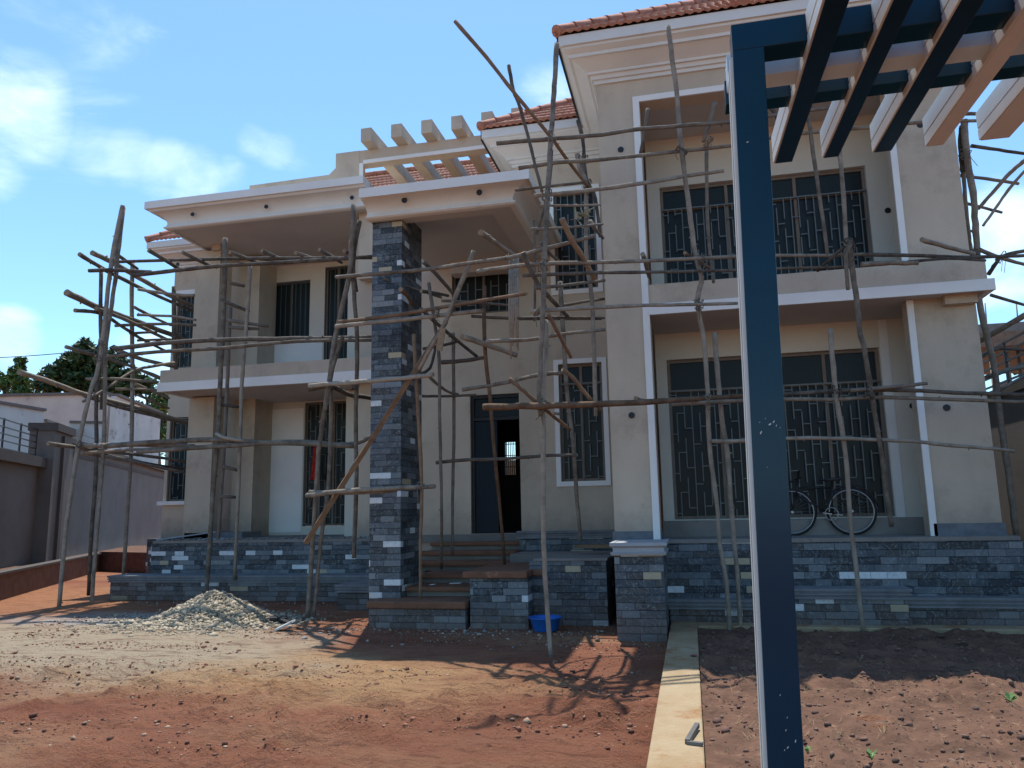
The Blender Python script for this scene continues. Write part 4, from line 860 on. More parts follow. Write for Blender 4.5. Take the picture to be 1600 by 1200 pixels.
# 4 tower between porch and wing
S4 = empty('pole_scaffold', (-1.6, 9.3, 0), 'tall pole tower between porch and wing, its foot beside the blue basin', 'scaffold', 'pole scaffolds round the house')
for wp, pts, kk in (
    (12, [(870,68,9.7),(867,120,9.65),(864,170,9.6),(860,227,9.5),(856,300,9.4),(851,400,9.3),(849,470,9.2),(845,560,9.1),(842,617,9.1),(845,650,9.05)], 0),
    (12, [(852,500,8.95),(853,560,8.95),(848,617,8.95),(849,700,8.9),(849,780,8.85),(850,857,8.8),(854,935,8.75),(861,1030,8.7)], 0),
    (8, [(795,102,9.6),(802,140,9.6),(813,170,9.6),(827,221,9.6),(838,265,9.6),(847,300,9.6)], 2),
    (8, [(862,235,9.7),(858,290,9.7),(850,325,9.7),(838,366,9.7)], 2),
    (9, [(903,188,10.1),(910,215,10.1),(913,245,10.1)], 2), (11, [(902,241,10.0),(906,262,10.0),(915,285,10),(916,330,10),(916,395,10),(925,470,10.1),(928,540,10.1),(931,650,10.2)], 0),
    (9, [(912,240,10.2),(916,280,10.2),(930,310,10.2),(938,370,10.2)], 2),
    (10, [(875,440,11),(882,550,11),(887,625,11.1),(895,685,11.2),(900,760,11.4),(907,845,11.6)], 0),
    (6, [(834,345,10.5),(836,430,10.5),(835,502,10.5)], 2),
    (13, [(878,341,9.3),(887,362,9.4),(897,380,9.5),(915,410,9.7),(932,442,9.9)], 1), (11, [(817,394,9.5),(828,420,9.6),(842,445,9.7),(862,468,9.9),(888,495,10.2)], 2),
    (9, [(856,490,9.3),(872,520,9.5),(892,558,9.9)], 1), (9, [(845,378,9.6),(858,395,9.7),(872,407,9.9)], 2), (9, [(922,345,9.9),(930,358,9.9),(942,372,10)], 2),
    (9, [(796,592,9.2),(815,608,9.3),(837,628,9.4),(862,648,9.6),(891,672,9.9)], 1), (9, [(879,577,9.5),(895,590,9.6),(912,612,9.7),(925,626,9.8),(940,643,10)], 1),
    (10, [(776,224,9.6),(850,218,9.65),(941,210,9.8),(997,202,9.85),(1070,196,9.9),(1136,191,10),(1201,181,10),(1300,168,10.1)], 2),
    (9, [(810,263,9.6),(870,254,9.7),(941,249,9.8),(1065,236,9.95),(1139,228,10),(1201,216,10.1),(1270,207,10.1),(1360,199,10.1),(1450,190,10.2),(1510,189,10.3),(1605,187,10.5)], 0),
    (7, [(805,297,9.6),(860,291,9.6),(912,285,9.7)], 0), (10, [(835,306,9.7),(890,301,9.7),(941,295,9.8),(1026,283,9.9),(1080,274,10),(1131,267,10)], 0),
    (6, [(843,321,9.8),(939,320,9.8)], 0), (7, [(830,358,9.7),(880,356,9.7),(942,350,9.8)], 2), (8, [(837,450,9.5),(880,446,9.6),(945,438,9.8)], 2),
    (7, [(875,478,11.5),(910,472,11.5),(945,467,11.5)], 2), (6, [(806,497,9.9),(870,496,10),(945,497,10.2)], 2),
    (9, [(829,487,9.4),(900,482,9.6),(1010,477,9.8),(1080,476,9.9),(1152,474,10)], 0),
    (9, [(760,533,9.8),(822,531,9.7),(880,522,9.7),(945,515,9.8)], 0),
    (14, [(755,636,9.2),(840,634,9.3),(950,631,9.6),(1042,626,9.9),(1105,622,10.1),(1160,619,10.15)], 1),
    (7, [(864,645,9.2),(875,647,9.4)], 2)): pole(S4, wp, [(a_, b_, shiftY(a_, c_, False)) for a_, b_, c_ in pts], k=kk)
for q in ((860,213,8.6),(912,249,9.9),(848,415,8.4),(845,484,8.5),(846,632,8.6),(918,288,9.8),(855,305,8.5)): lash(S4, *q, r=.08)
lv = MB()
for i in range(40):
    q = at(908+random.gauss(0,5), 335+random.gauss(0,7), 9.8); d = Vector((random.gauss(0,.05), random.gauss(0,.03), random.gauss(0,.05))); e_ = Vector((random.gauss(0,.02), random.gauss(0,.02), random.gauss(0,.02))); lv.quad(q, q+d, q+d+e_, q+e_)
lv.build('dry_leaves', mat('dry_leaf', (.33,.3,.2), .9), S4, fixn=False)
tag(pole(None, 9, [(711,33,8.3),(760,90,8.4),(805,147,8.5),(859,212,8.8),(890,255,9.3),(926,300,9.9)], k=1, name='loose_pole'), 'long thin pole leaning up to the left across the sky above the porch', 'pole')
# 5 wing scaffold
S5 = empty('pole_scaffold', (1.2, 10.3, 0), 'pole scaffold across the front of the right wing, behind the blue pergola post', 'scaffold', 'pole scaffolds round the house')
for wp, pts, kk in (
    (11, [(1044,41,9.85),(1050,90,9.85),(1057,142,9.9),(1065,235,9.9),(1077,326,9.95),(1086,395,10),(1096,434,10.0),(1090,466,10.0),(1093,495,10.05),(1100,532,10.1),(1106,617,10.1),(1106,650,10.15),(1110,710,10.2),(1120,785,10.25),(1125,850,10.3),(1135,910,10.3),(1141,998,10.42)], 0),
    (9, [(1117,160,10.0),(1108,195,10.0),(1099,222,10.0)], 2), (8, [(1104,232,10.2),(1105,337,10.2),(1110,400,10.2),(1115,442,10.2)], 0),
    (11, [(1116,520,10.3),(1122,590,10.3),(1127,647,10.35),(1137,710,10.4),(1142,780,10.4),(1147,842,10.45),(1153,910,10.5),(1157,986,10.6)], 0),
    (9, [(1264,186,10.1),(1268,220,10.1),(1273,255,10.1),(1281,310,10.1),(1288,357,10.15),(1293,400,10.2)], 0), (10, [(1309,205,10.1),(1314,260,10.1),(1321,357,10.1),(1322,410,10.1),(1325,453,10.15)], 0),
    (12, [(1327,376,9.95),(1333,430,9.95),(1340,480,10),(1344,520,10),(1351,547,10),(1361,613,10.1),(1377,707,10.15),(1385,770,10.2),(1393,823,10.25)], 0),
    (11, [(1297,514,10.1),(1301,560,10.1),(1308,627,10.15),(1321,707,10.2),(1329,813,10.3),(1340,907,10.35),(1349,990,10.45)], 0),
    (9, [(1350,398,10.15),(1420,399,10.2),(1513,402,10.3),(1606,399,10.5)], 2), (12, [(1345,413,10.1),(1390,411,10.1),(1435,411,10.1)], 0), (7, [(1418,409,10.15),(1480,404,10.2),(1540,407,10.3)], 2),
    (10, [(1150,620,10.2),(1224,616,10.2),(1290,612,10.2),(1351,609,10.15),(1420,610,10.2),(1510,614,10.3),(1606,617,10.5)], 2),
    (9, [(1050,632,9.95),(1156,626,10.1),(1224,624,10.1),(1300,624,10.15),(1380,621,10.2),(1480,624,10.3),(1606,628,10.5)], 0), (9, [(1330,610,10.05),(1390,605,10.1),(1449,599,10.1)], 2),
    (9, [(1112,689,10.1),(1162,689,10.1),(1228,685,10.1),(1300,685,10.1),(1367,687,10.15),(1430,690,10.2),(1487,696,10.3),(1540,700,10.4),(1585,705,10.5)], 0),
    (8, [(1277,423,10.3),(1298,404,10.1),(1321,384,10.0)], 2), (11, [(1440,374,9.9),(1480,386,10.2),(1522,396,10.6)], 0), (11, [(1004,397,9.7),(1010,414,10),(1014,432,10.4)], 2),
    (9, [(1012,170,9.8),(1008,200,9.8),(1000,246,10)], 2), (9, [(1205,170,10.1),(1215,185,10.1),(1218,205,10.1)], 2), (9, [(993,622,9.85),(1005,626,10.2),(1020,628,10.8)], 0), (8, [(1070,395,9.9),(1080,402,10.1),(1112,420,10.6)], 1)): pole(S5, wp, pts, k=kk)
for q in ((1065,236,9.85),(1097,405,9.9),(1092,475,9.95),(1106,625,10.0),(1328,380,9.9),(1305,612,10.1),(1360,615,10.0),(1107,222,9.95)): lash(S5, *q, r=.08)
# 6 right side scaffold
S6 = empty('pole_scaffold', (4.4, 12.2, 0), 'pole scaffold round the right end of the wing, against the sky', 'scaffold', 'pole scaffolds round the house')
for wp, pts, kk in (
    (15, [(1506,188,11.8),(1508,215,11.8),(1512,250,11.8),(1520,300,11.8),(1524,350,11.8),(1527,395,11.8),(1530,470,11.85),(1541,520,11.85),(1553,573,11.9),(1559,627,11.9),(1567,680,11.9),(1575,733,11.9),(1585,813,11.9),(1597,900,12)], 0),
    (9, [(1505,250,12),(1508,310,12),(1514,370,12),(1519,396,12),(1532,480,12)], 0), (13, [(1503,200,11.9),(1502,240,11.9),(1505,270,11.9)], 2),
    (8, [(1510,178,11.6),(1550,178,11.8),(1606,180,12)], 2), (8, [(1518,228,12),(1560,234,12.2),(1606,241,12.4)], 2), (8, [(1494,274,12),(1540,279,12.2),(1591,287,12.5)], 2), (7, [(1498,315,12),(1530,323,12.2),(1565,332,12.5)], 2),
    (9, [(1606,247,11.5),(1580,268,11.7),(1550,302,11.9),(1528,327,12)], 0), (7, [(1606,262,11.3),(1586,284,11.4),(1570,304,11.5),(1556,325,11.5),(1536,353,11.5)], 0),
    (9, [(1530,390,11.6),(1564,403,11.8),(1606,415,12)], 2), (9, [(1545,428,11.8),(1556,412,11.6),(1567,400,11.5),(1606,391,11.3)], 2), (8, [(1548,461,11.8),(1606,478,12)], 0), (13, [(1606,490,11.5),(1570,511,11.8),(1527,535,12.2)], 0), (6, [(1503,357,12),(1520,362,12.2)], 2),
    (10, [(1540,590,12),(1575,578,12.3),(1606,572,12.5)], 2), (8, [(1530,560,12.2),(1560,545,12.3),(1606,548,12.5)], 2), (8, [(1545,620,12.3),(1606,585,12.8)], 0)): pole(S6, wp, pts, k=kk)
for q in ((1518,396,11.6),(1508,240,11.7),(1566,402,11.4)): lash(S6, *q, r=.09)
# ---------------------------------------------------------------- small things
bc = atZ(850, 990, .0); bc = (bc.x, bc.y+.12, gheight(np.array([bc.x]), np.array([bc.y]))[0]+.005)
tag(MB().lathe(bc, [(.001,.0),(.155,.0),(.165,.01),(.20,.155),(.225,.165),(.228,.175),(.215,.176),(.192,.158),(.155,.02),(.001,.015)], 36).build('basin', mat('blue_plastic', (.012,.11,.42), .4, .1, 3, 0, spec=.5)), 'blue plastic basin on the ground behind the foot of the tall pole', 'basin')
# bicycle
by = 12.0; rc = at(1331,804,by); fc = at(1238,806,by); rz_ = 1.17
bk = empty('bicycle', ((rc.x+fc.x)/2, by, rz_), 'black bicycle with a rear carrier parked on the wing terrace by the barred window', 'bicycle')
RW = .335; rcx, fcx = rc.x, fc.x; hz = rz_+RW
RIM = mat('bright_rim', (.33,.34,.35), .4, .05, 5, 0, metallic=.8); TYRE = mat('tyre_rubber', (.02,.02,.02), .9, .1)
for cx in (rcx, fcx):
    ring = [Vector((cx+RW*.965*math.cos(a_), by, hz+RW*.965*math.sin(a_))) for a_ in [2*math.pi*i/48 for i in range(48)]]
    wh = MB().tube(ring, .018, 8, closed=True).build('wheel', TYRE, bk)
    MB().tube([Vector((cx+RW*.90*math.cos(a_), by, hz+RW*.90*math.sin(a_))) for a_ in [2*math.pi*i/48 for i in range(48)]], .011, 6, closed=True).build('rim', RIM, wh)
    s_ = MB().tube([(cx,by-.04,hz),(cx,by+.04,hz)], .02, 10)
    for i in range(24): a_ = 2*math.pi*i/24; s_.tube([(cx+.02*math.cos(a_+1), by+(.025 if i % 2 else -.025), hz+.02*math.sin(a_+1)), (cx+RW*.89*math.cos(a_), by, hz+RW*.89*math.sin(a_))], .0012, 3)
    s_.build('spokes', RIM, wh)
def BP(px, py, dy=0): q = at(px, py, by); return Vector((q.x, by+dy, q.z))
bb = BP(1299,803); st_ = BP(1297,762); hd = BP(1246,763); hl = BP(1243,773); fr = MB()
for a, b, r_ in ((hd, st_, .015), (hl, bb, .016), (bb, BP(1301,752), .015), (bb, Vector((rcx,by,hz)), .011), (st_, Vector((rcx,by,hz)), .010), (BP(1247,752), hl+Vector((-.0,0,-.03)), .018), (hl, Vector((fcx,by,hz)), .013)): fr.tube([a, b], r_, 8)
fr.build('frame', BLACK, bk)
MB().tube([BP(1234,752,-.26), BP(1240,752,-.22), BP(1250,746,-.05), BP(1250,746,.05), BP(1240,752,.22), BP(1234,752,.26)], .011, 8).tube([BP(1248,745), BP(1248,735), BP(1247,752)], .011, 8).build('handlebar', BLACK, bk)
sd_ = MB(); q = BP(1300,749); sd_.obox(q+Vector((.02,0,0)), (.11,0,.008), (0,.07,0), (0,0,.025)); sd_.obox(q+Vector((-.11,0,-.005)), (.06,0,0), (0,.025,0), (0,0,.018)); sd_.build('saddle', BLACK, bk, bevel=.02)
cr = MB(); q0 = BP(1325,768); q1 = BP(1354,781); cr.obox((q0+q1)/2, (q1-q0)/2, (0,.06,0), (0,0,.008)); cr.tube([q1, Vector((rcx,by+.05,hz))], .006, 6); cr.tube([Vector((rcx+(RW+.03)*math.cos(a_), by, hz+(RW+.03)*math.sin(a_))) for a_ in [R(10+12*i) for i in range(11)]], .014, 6); cr.build('carrier', BLACK, bk)
MB().tube([Vector((bb.x+.09*math.cos(a_), by-.03, bb.z+.09*math.sin(a_))) for a_ in [2*math.pi*i/24 for i in range(24)]], .008, 5, closed=True).bar(bb+Vector((0,-.05,0)), bb+Vector((-.16,-.05,.02)), .014).bar(bb+Vector((0,.05,0)), bb+Vector((.16,.05,-.02)), .014).build('crankset', RIM, bk)
for dx, dy in ((-.17,-.09), (.17,.09)): MB().box(bb.x+dx-.04, bb.x+dx+.04, by+dy-.035, by+dy+.035, bb.z-dx*.1-.01, bb.z-dx*.1+.01).build('pedal', BLACK, bk)
# bits and pieces
def flatbox(name, px, py, Z, sx, sy_, h, rot, m, label, cat, group=None, tilt=0):
    q = atZ(px, py, Z); m_ = MB(); c_, s__ = math.cos(R(rot)), math.sin(R(rot))
    m_.obox((q.x, q.y, Z+h/2+abs(tilt)*sx/2), (sx/2*c_, sx/2*s__, tilt*sx/2), (-s__*sy_/2, c_*sy_/2, 0), (-tilt*h/2*c_, -tilt*h/2*s__, h/2)); return tag(m_.build(name, m), label, cat, group)
SLATEP = mat('pale_sheet', (.3,.33,.37), .7, .15, 5, .1)
def onter(name, xa, ya, sx, sy_, h, rot, m, label, cat, tilt=0, z=1.13):
    m_ = MB(); c_, s__ = math.cos(R(rot)), math.sin(R(rot)); m_.obox((xa, ya, z+h/2+abs(tilt)*sx/2), (sx/2*c_, sx/2*s__, tilt*sx/2), (-s__*sy_/2, c_*sy_/2, 0), (0, 0, h/2)); return tag(m_.build(name, m), label, cat)
onter('stone_sheet', X(305,845,14.9), 14.75, 1.25, .5, .025, 12, SLATEP, 'long grey sheet lying tilted on the left terrace edge', 'sheet', tilt=.12)
onter('stone_sheet', X(350,843,14.8), 14.6, .55, .35, .03, -8, SLATEP, 'small grey slab lying flat on the left terrace just right of the ladder', 'slab')
n = 240; rx = RNG.uniform(pl0+.1, -5.6, n); ry = LY+.05+RNG.exponential(.25, n); rs = RNG.uniform(.01, .04, n)
tag(rocks(np.stack([rx, ry, np.full(n, 1.135)+rs*.3], 1), rs, 'terrace_rubble', [CONC, mat('rubble_grey', (.28,.27,.25), .95, .2)], .5), kind='stuff')
n = 420; rx = np.concatenate([RNG.uniform(-5.6,-1.1,260), RNG.uniform(-11,-6,160)]); ry = np.concatenate([10.45-RNG.exponential(.35,260), 13.4-RNG.exponential(.3,160)]); rs = np.minimum(RNG.exponential(.011, n)+.005, .04)
kp = ~((rx > -4.95) & (rx < -3) & (ry > 10.45))
tag(rocks(np.stack([rx, ry, gheight(rx, ry)+rs*.3], 1)[kp], rs[kp], 'building_rubble', [CONC, mat('rubble_brown', (.17,.12,.09), .95, .2), mat('mortar_bit', (.32,.28,.23), .9, .2)], .6), kind='stuff')
flatbox('plank', 930, 856, 1.02, .62, .2, .05, 4, WOODB, 'brown plank laid from the slate block towards the moulded pier', 'plank')
sc = atZ(445, 984, .02); tag(MB().obox((sc.x, sc.y, .08), (.11,.02,.05), (-.01,.09,.01), (-.005,0,.012)).build('broken_tile', mat('pale_tile', (.45,.45,.43), .7)), 'pale broken tile at the right foot of the gravel heap', 'tile')
sc = atZ(437, 972, .02); bag = MB()
for i in range(6): a_ = i; bag.obox((sc.x-.1+.05*i, sc.y+.05*math.sin(i), .05+.02*math.cos(i*2)), (.06,.02,.02*math.sin(i)), (-.02,.05,.01), (0,0,.03+.01*math.sin(i)))
tag(bag.build('rubble_sack', mat('dark_sack', (.02,.02,.022), .8), bevel=.02), 'crumpled black sack scrap behind the pale broken tile', 'sack')
# steel bracket on the kerb
q = atZ(1090, 1140, .12); q2 = atZ(1074, 1163, .12); GALV = mat('dull_steel', (.12,.12,.12), .55, .2, 8, .1, metallic=.4)
tag(MB().bar(q+Vector((0,0,.03)), q2+Vector((0,0,.015)), .03, .03).bar(q2+Vector((0,0,.012)), atZ(1098,1166,.12)+Vector((0,0,.012)), .03, .02).build('bracket', GALV), 'dark L shaped steel bracket on the pale kerb near the blue post', 'bracket')
q = atZ(1084, 1026, .12); lf_ = MB()
for i in range(7): a_ = i*.9; d = Vector((math.cos(a_)*.045, math.sin(a_)*.045, .02)); e_ = Vector((-math.sin(a_)*.014, math.cos(a_)*.014, .005)); lf_.quad(q, q+d*.5+e_, q+d, q+d*.5-e_)
tag(lf_.build('twig', mat('withered_leaf', (.22,.07,.06), .8), fixn=False), 'withered reddish twig lying on the shaded far end of the kerb', 'twig')
def weed(px, py, s, label, n=9, seed=1):
    rn = random.Random(seed); q = atZ(px, py, .1); w_ = MB()
    for i in range(n):
        a_ = rn.uniform(0, 6.28); r_ = s*rn.uniform(.5, 1); d = Vector((math.cos(a_)*r_, math.sin(a_)*r_, s*rn.uniform(.4, 1.1))); e_ = Vector((-math.sin(a_), math.cos(a_), 0))*s*.28
        b_ = q+Vector((0,0,s*.2)); w_.tube([q, b_+d*.3], [.003,.002], 4); w_.quad(b_+d*.2, b_+d*.6+e_, b_+d, b_+d*.6-e_)
    tag(w_.build('weed', mat('weed_leaf', (.10,.19,.05), .6, .2), fixn=False), label, 'weed')
weed(1579, 1100, .07, 'bright green seedling at the far right of the soil bed', 10, 3); weed(1362, 1187, .05, 'yellow green sprout among clods near the bottom right of the soil bed', 8, 5); weed(1262, 1178, .05, 'small green sprout just right of the foot of the blue post', 6, 8)
n = 700; gx = RNG.uniform(.1, 5.2, n); gy = RNG.uniform(4.2, 8.6, n); gm = MB()
for a, b in zip(gx, gy):
    z = float(bedh(np.array([a]), np.array([b]))[0])+.075
    for j in range(3):
        d = Vector((random.gauss(0,.03), random.gauss(0,.03), random.uniform(.005,.04))); e_ = Vector((.002,0,0)); p_ = Vector((a, b, z)); gm.quad(p_, p_+e_, p_+d+e_, p_+d)
tag(gm.build('dry_grass', mat('dry_grass_blade', (.32,.25,.13), .9), fixn=False), kind='stuff')
q = at(490, 722, 16.9); rcm = MB(); nn = 7
for i in range(nn):
    for j in range(5):
        f_ = lambda u, v: Vector((q.x-.1+.2*u+.06*v, 16.95+.03*math.sin(u*9+v*3), q.z-.42+.95*v))
        rcm.quad(f_(i/nn,j/5), f_((i+1)/nn,j/5), f_((i+1)/nn,(j+1)/5), f_(i/nn,(j+1)/5), smooth=True)
rco = rcm.build('red_cloth', mat('red_fabric', (.5,.03,.02), .9), fixn=False); so_ = rco.modifiers.new('s', 'SOLIDIFY'); so_.thickness = .01
tag(rco, 'bright red cloth hanging at the left side of the lower left window', 'cloth')
for px, py, lab in ((712,912,'white paper scrap on the second step'), (676,914,'tiny pale scrap at the left end of the second step')):
    zz = .517; q = atZ(px, py, zz); tag(MB().obox((q.x, q.y, zz+.008), (.09 if px > 700 else .04,0,.003), (0,.04,0), (0,0,.004)).build('paper_scrap', WHITE), lab, 'paper scrap')
# ---------------------------------------------------------------- boundary walls and neighbours
GW = mat('grey_boundary_render', (.142,.128,.118), .92, .12, 1, .2, 30, dirt=((.118,.104,.095), 1.2, .54))
GWD = mat('dark_wall_band', (.08,.068,.062), .9, .15, 2, .2)
A = atZ(75,676,4.1); B = atZ(264,736,4.1); dv = (B-A).normalized(); nvv = Vector((dv.y, -dv.x, 0))   # points towards the yard
bwall = empty('boundary_wall', (A.x, A.y, 0), 'grey rendered boundary wall with a projecting pier along the left of the yard', 'wall')
def wseg(s0, s1, z0, z1, t0, t1, name, m, parent):
    mb = MB(); c_ = A+dv*((s0+s1)/2); c_ = Vector((c_.x, c_.y, (z0+z1)/2))+nvv*((t0+t1)/2); mb.obox(c_, dv*(s1-s0)/2, nvv*(t1-t0)/2, (0,0,(z1-z0)/2)); return mb.build(name, m, parent)
wseg(1.1, 34, 0, 3.95, -.15, 0, 'wall_panel', GW, bwall); wseg(1.1, 34, 3.95, 4.1, -.2, .2, 'coping', GWD, bwall); wseg(1.1, 34, 3.6, 3.72, -.1, .03, 'band', GWD, bwall)  # coping overhang widened so that its shadow darkens the wall panel
wseg(-.55, 1.1, 0, 4.1, -.3, .35, 'pier', GW, bwall); wseg(-.6, 1.15, 4.1, 4.32, -.34, .43, 'coping', GWD, bwall); wseg(0.1, .34, 0, 4.0, .35, .43, 'pilaster', GWD, bwall); wseg(1.1, 1.9, 0, 3.94, .0, .18, 'pilaster', GW, bwall)
wseg(-9, -.55, 0, 3.05, -.15, 0, 'wall_panel', GW, bwall); wseg(-9, -.55, 3.05, 3.32, -.2, .2, 'coping', GWD, bwall)
gz0 = 3.36
gl = MB()
for zz in (gz0+.03, gz0+.22, gz0+.39, gz0+.56, gz0+.75):
    a_ = A+dv*(-8.9)+nvv*(-.06); b_ = A+dv*(-.75)+nvv*(-.06); gl.bar((a_.x,a_.y,zz), (b_.x,b_.y,zz), .03)
for s_ in (-.75,-2.0,-3.2,-4.6,-6,-7.4,-8.9): a_ = A+dv*s_+nvv*(-.06); gl.bar((a_.x,a_.y,gz0), (a_.x,a_.y,gz0+.78), .035)
gl.build('grille', BLACK, bwall)
a_ = A+dv*1.5; b_ = A+dv*9; MB().bar((a_.x,a_.y,4.4), (b_.x,b_.y,4.4), .03).build('top_rail', BLACK, bwall)
# low planter wall in front
lw = MB(); P0 = atZ(-40,948,0); P1 = atZ(150,893,0); d2 = (P1-P0); d2.normalize(); n2 = Vector((d2.y,-d2.x,0))
lw.obox(((P0.x+P1.x)/2,(P0.y+P1.y)/2,.26), (P1-P0)/2, n2*.1, (0,0,.26)); lo_ = lw.build('planter_wall', mat('planter_brick', (.15,.085,.06), .95, .25, 5, .5)); tag(lo_, 'low dusty planter wall in front of the grey boundary wall', 'planter wall')
lc = MB(); lc.obox(((P0.x+P1.x)/2,(P0.y+P1.y)/2,.545), (P1-P0)/2*1.01, n2*.14, (0,0,.025)); lc.build('coping', GWD, lo_)
P2 = P1+Vector((.05,.15,0)); P3 = atZ(243,896,0); d3 = (P3-P2)/2; lw = MB()
lw.obox(((P2.x+P3.x)/2,(P2.y+P3.y)/2,.3), d3, Vector((d3.y,-d3.x,0)).normalized()*.1, (0,0,.3)); lr = tag(lw.build('planter_wall', mat('red_brick_wall', (.12,.055,.038), .95, .3, 6, .5)), 'dark red low wall closing the side yard left of the slate plinth', 'planter wall')
q1 = A+dv*12; q0 = A-dv*9; sb = MB(); zb2 = .44; sb.quad((P0.x-6*d2.x,P0.y-6*d2.y,zb2),(P1.x,P1.y,zb2),(P3.x,P3.y+.1,zb2),(P3.x-2,P3.y+9,zb2),(q1.x,q1.y,zb2),(q0.x,q0.y,zb2)); tag(sb.build('planting_bed', DSOIL, fixn=False), kind='structure')
# old pale buildings left
OLD = mat('stained_old_plaster', (.50,.44,.39), .92, .15, .6, .2, 10, dirt=((.27,.23,.2), 1.1, .57)); OLDW = mat('stained_white_plaster', (.5,.49,.46), .92, .12, .6, .2, 10, dirt=((.25,.24,.22), 1.3, .55))
def slabwall(o_, P, Q, z0, z1, th=.3):
    d = (Q-P); nn_ = Vector((d.y,-d.x,0)).normalized(); o_.obox(((P.x+Q.x)/2,(P.y+Q.y)/2,(z0+z1)/2), Vector((d.x/2,d.y/2,0)), nn_*th/2, (0,0,(z1-z0)/2)); return o_
def block(name, plist, zt, m, label, cat='building', depth=8):
    o_ = MB(); 
    for (a, b) in zip(plist[:-1], plist[1:]): slabwall(o_, Vector((a[0],a[1],0)), Vector((b[0],b[1],0)), 0, zt)
    c_ = o_.build(name, m); return tag(c_, label, cat)
# nearer white parapet building
def P3d(px, py, d):   # point at camera depth d
    r_ = M3.T @ np.array([(px-800)/F, (600-py)/F, 1.0]); return Vector((r_[0]*d, r_[1]*d, CAMH+r_[2]*d))
q0 = P3d(-60,622,30); q1 = P3d(65,643,34); q2 = P3d(110,657,38); q3 = P3d(165,665,38.5)
wb = empty('building', (q1.x, q1.y, 0), 'weathered white flat roofed building just behind the left boundary wall', 'building')
o_ = MB(); zt_ = q1.z; slabwall(o_, Vector((q0.x,q0.y,0)), Vector((q1.x,q1.y,0)), 0, q1.z); o_.build('wall', OLDW, wb)
o_ = MB(); slabwall(o_, Vector((q1.x,q1.y,0)), Vector((q2.x,q2.y,0)), 0, q1.z-.45); o_.build('wall', OLDW, wb)
o_ = MB(); slabwall(o_, Vector((q2.x,q2.y,0)), Vector((q3.x,q3.y,0)), 0, q2.z-.15); o_.build('wall', OLDW, wb)
o_ = MB(); slabwall(o_, Vector((q0.x,q0.y,0)), Vector((q1.x,q1.y,0)), q1.z, q1.z+.12, .5); slabwall(o_, Vector((q1.x,q1.y,0)), Vector((q2.x,q2.y,0)), q1.z-.45, q1.z-.33, .5); slabwall(o_, Vector((q2.x,q2.y,0)), Vector((q3.x,q3.y,0)), q2.z-.15, q2.z-.03, .5); o_.build('coping', GW, wb)
q0 = P3d(-60,618,46); q1 = P3d(172,617,46); q2 = P3d(178,619,44); q3 = P3d(248,640,52)
pb_ = empty('building', (q1.x, q1.y, 0), 'old pinkish two level building with stained walls, below the dark trees', 'building')
slabwall(MB(), Vector((q0.x,q0.y,0)), Vector((q1.x,q1.y,0)), 0, q1.z).build('wall', OLD, pb_)
slabwall(MB(), Vector((q2.x,q2.y,0)), Vector((q3.x,q3.y,0)), 0, q2.z).build('wall', OLDW, pb_)
slabwall(MB(), Vector((q0.x,q0.y,0)), Vector((q1.x,q1.y,0)), q1.z, q1.z+.15, .6).build('coping', GW, pb_); slabwall(MB(), Vector((q2.x,q2.y,0)), Vector((q3.x,q3.y,0)), q2.z, q2.z+.15, .6).build('coping', GW, pb_)
dd = (q3-q2); nn_ = Vector((dd.y,-dd.x,0)).normalized()
if nn_.y > 0: nn_ = -nn_
for s_, hw_, z0_, z1_, m_, nm in ((.22,.35,0,5.6,GW,'drain_chute'),(.38,.25,4.0,6.2,GLASS,'window'),(.57,.5,4.0,6.0,GLASS,'window'),(.82,.5,3.6,5.8,FRAMEM,'shutter')):
    c_ = q2+dd*s_+nn_*.2; MB().obox((c_.x,c_.y,(z0_+z1_)/2), Vector((dd.x,dd.y,0)).normalized()*hw_, nn_*.06, (0,0,(z1_-z0_)/2)).build(nm, m_, pb_)
tag(MB().box(-16, 5.2, 24.0, 24.2, 0, 3.2).build('rear_wall', mat('khaki_yard_wall', (.30,.26,.17), .9, .15, 2, .2)), 'khaki yard wall behind the house, glimpsed through the hall window', 'wall')
# right boundary wall, railing and unfinished house
rw = empty('boundary_wall', (5.3, 14, 0), 'dark boundary wall beyond the right end of the wing', 'wall')
MB().box(5.25, 5.45, 9.5, 32, 0, 3.35).build('wall_panel', GW, rw); MB().box(5.2, 5.5, 9.5, 32, 3.35, 3.5).build('coping', GWD, rw)
rl = MB()
for zz in (3.62, 3.78, 3.94, 4.1, 4.26): rl.bar((5.35,9.6,zz), (5.35,31,zz), .03)
for yy in np.arange(9.6, 31, 1.6): rl.bar((5.35,yy,3.5), (5.35,yy,4.28), .04)
rl.build('railing', BLACK, rw)
uh = empty('unfinished_building', (9, 26, 0), 'unfinished concrete building with timber shuttering and props behind the right wall', 'building')
z1_ = at(1560,505,26).z; z0_ = at(1560,525,26).z; xa = at(1527,500,26).x
BR = mat('rough_blockwork', (.2,.17,.15), .95, .25, 2, .5, 14); FW = wood('formwork_timber', (.13,.085,.06), (.26,.19,.14))
MB().box(xa, xa+12, 26, 34, z0_, z1_).build('slab', CONC, uh); MB().box(xa-.1, xa+12, 25.8, 25.99, z0_-.35, z0_+.1).build('shuttering', FW, uh)
MB().box(xa+.3, xa+12, 28, 28.3, 0, z0_-1.9).build('wall', BR, uh); MB().box(xa+.5, xa+1.6, 26.2, 26.6, 0, z0_-1.4).build('wall', BR, uh)
for i in range(9):
    x_ = xa+.2+i*.55; pr = MB(); pr.tube([(x_, 26.1+.3*(i % 3), 0), (x_+random.uniform(-.15,.15), 26.1+.3*(i % 3), z0_-.35)], .05, 6); pr.build('prop', WOOD, uh)
for i in range(5): x_ = xa+.6+i*.9; MB().tube([(x_,27,z1_), (x_+.03,27,z1_+.9)], .02, 5).build('rebar', FRAMEM, uh)
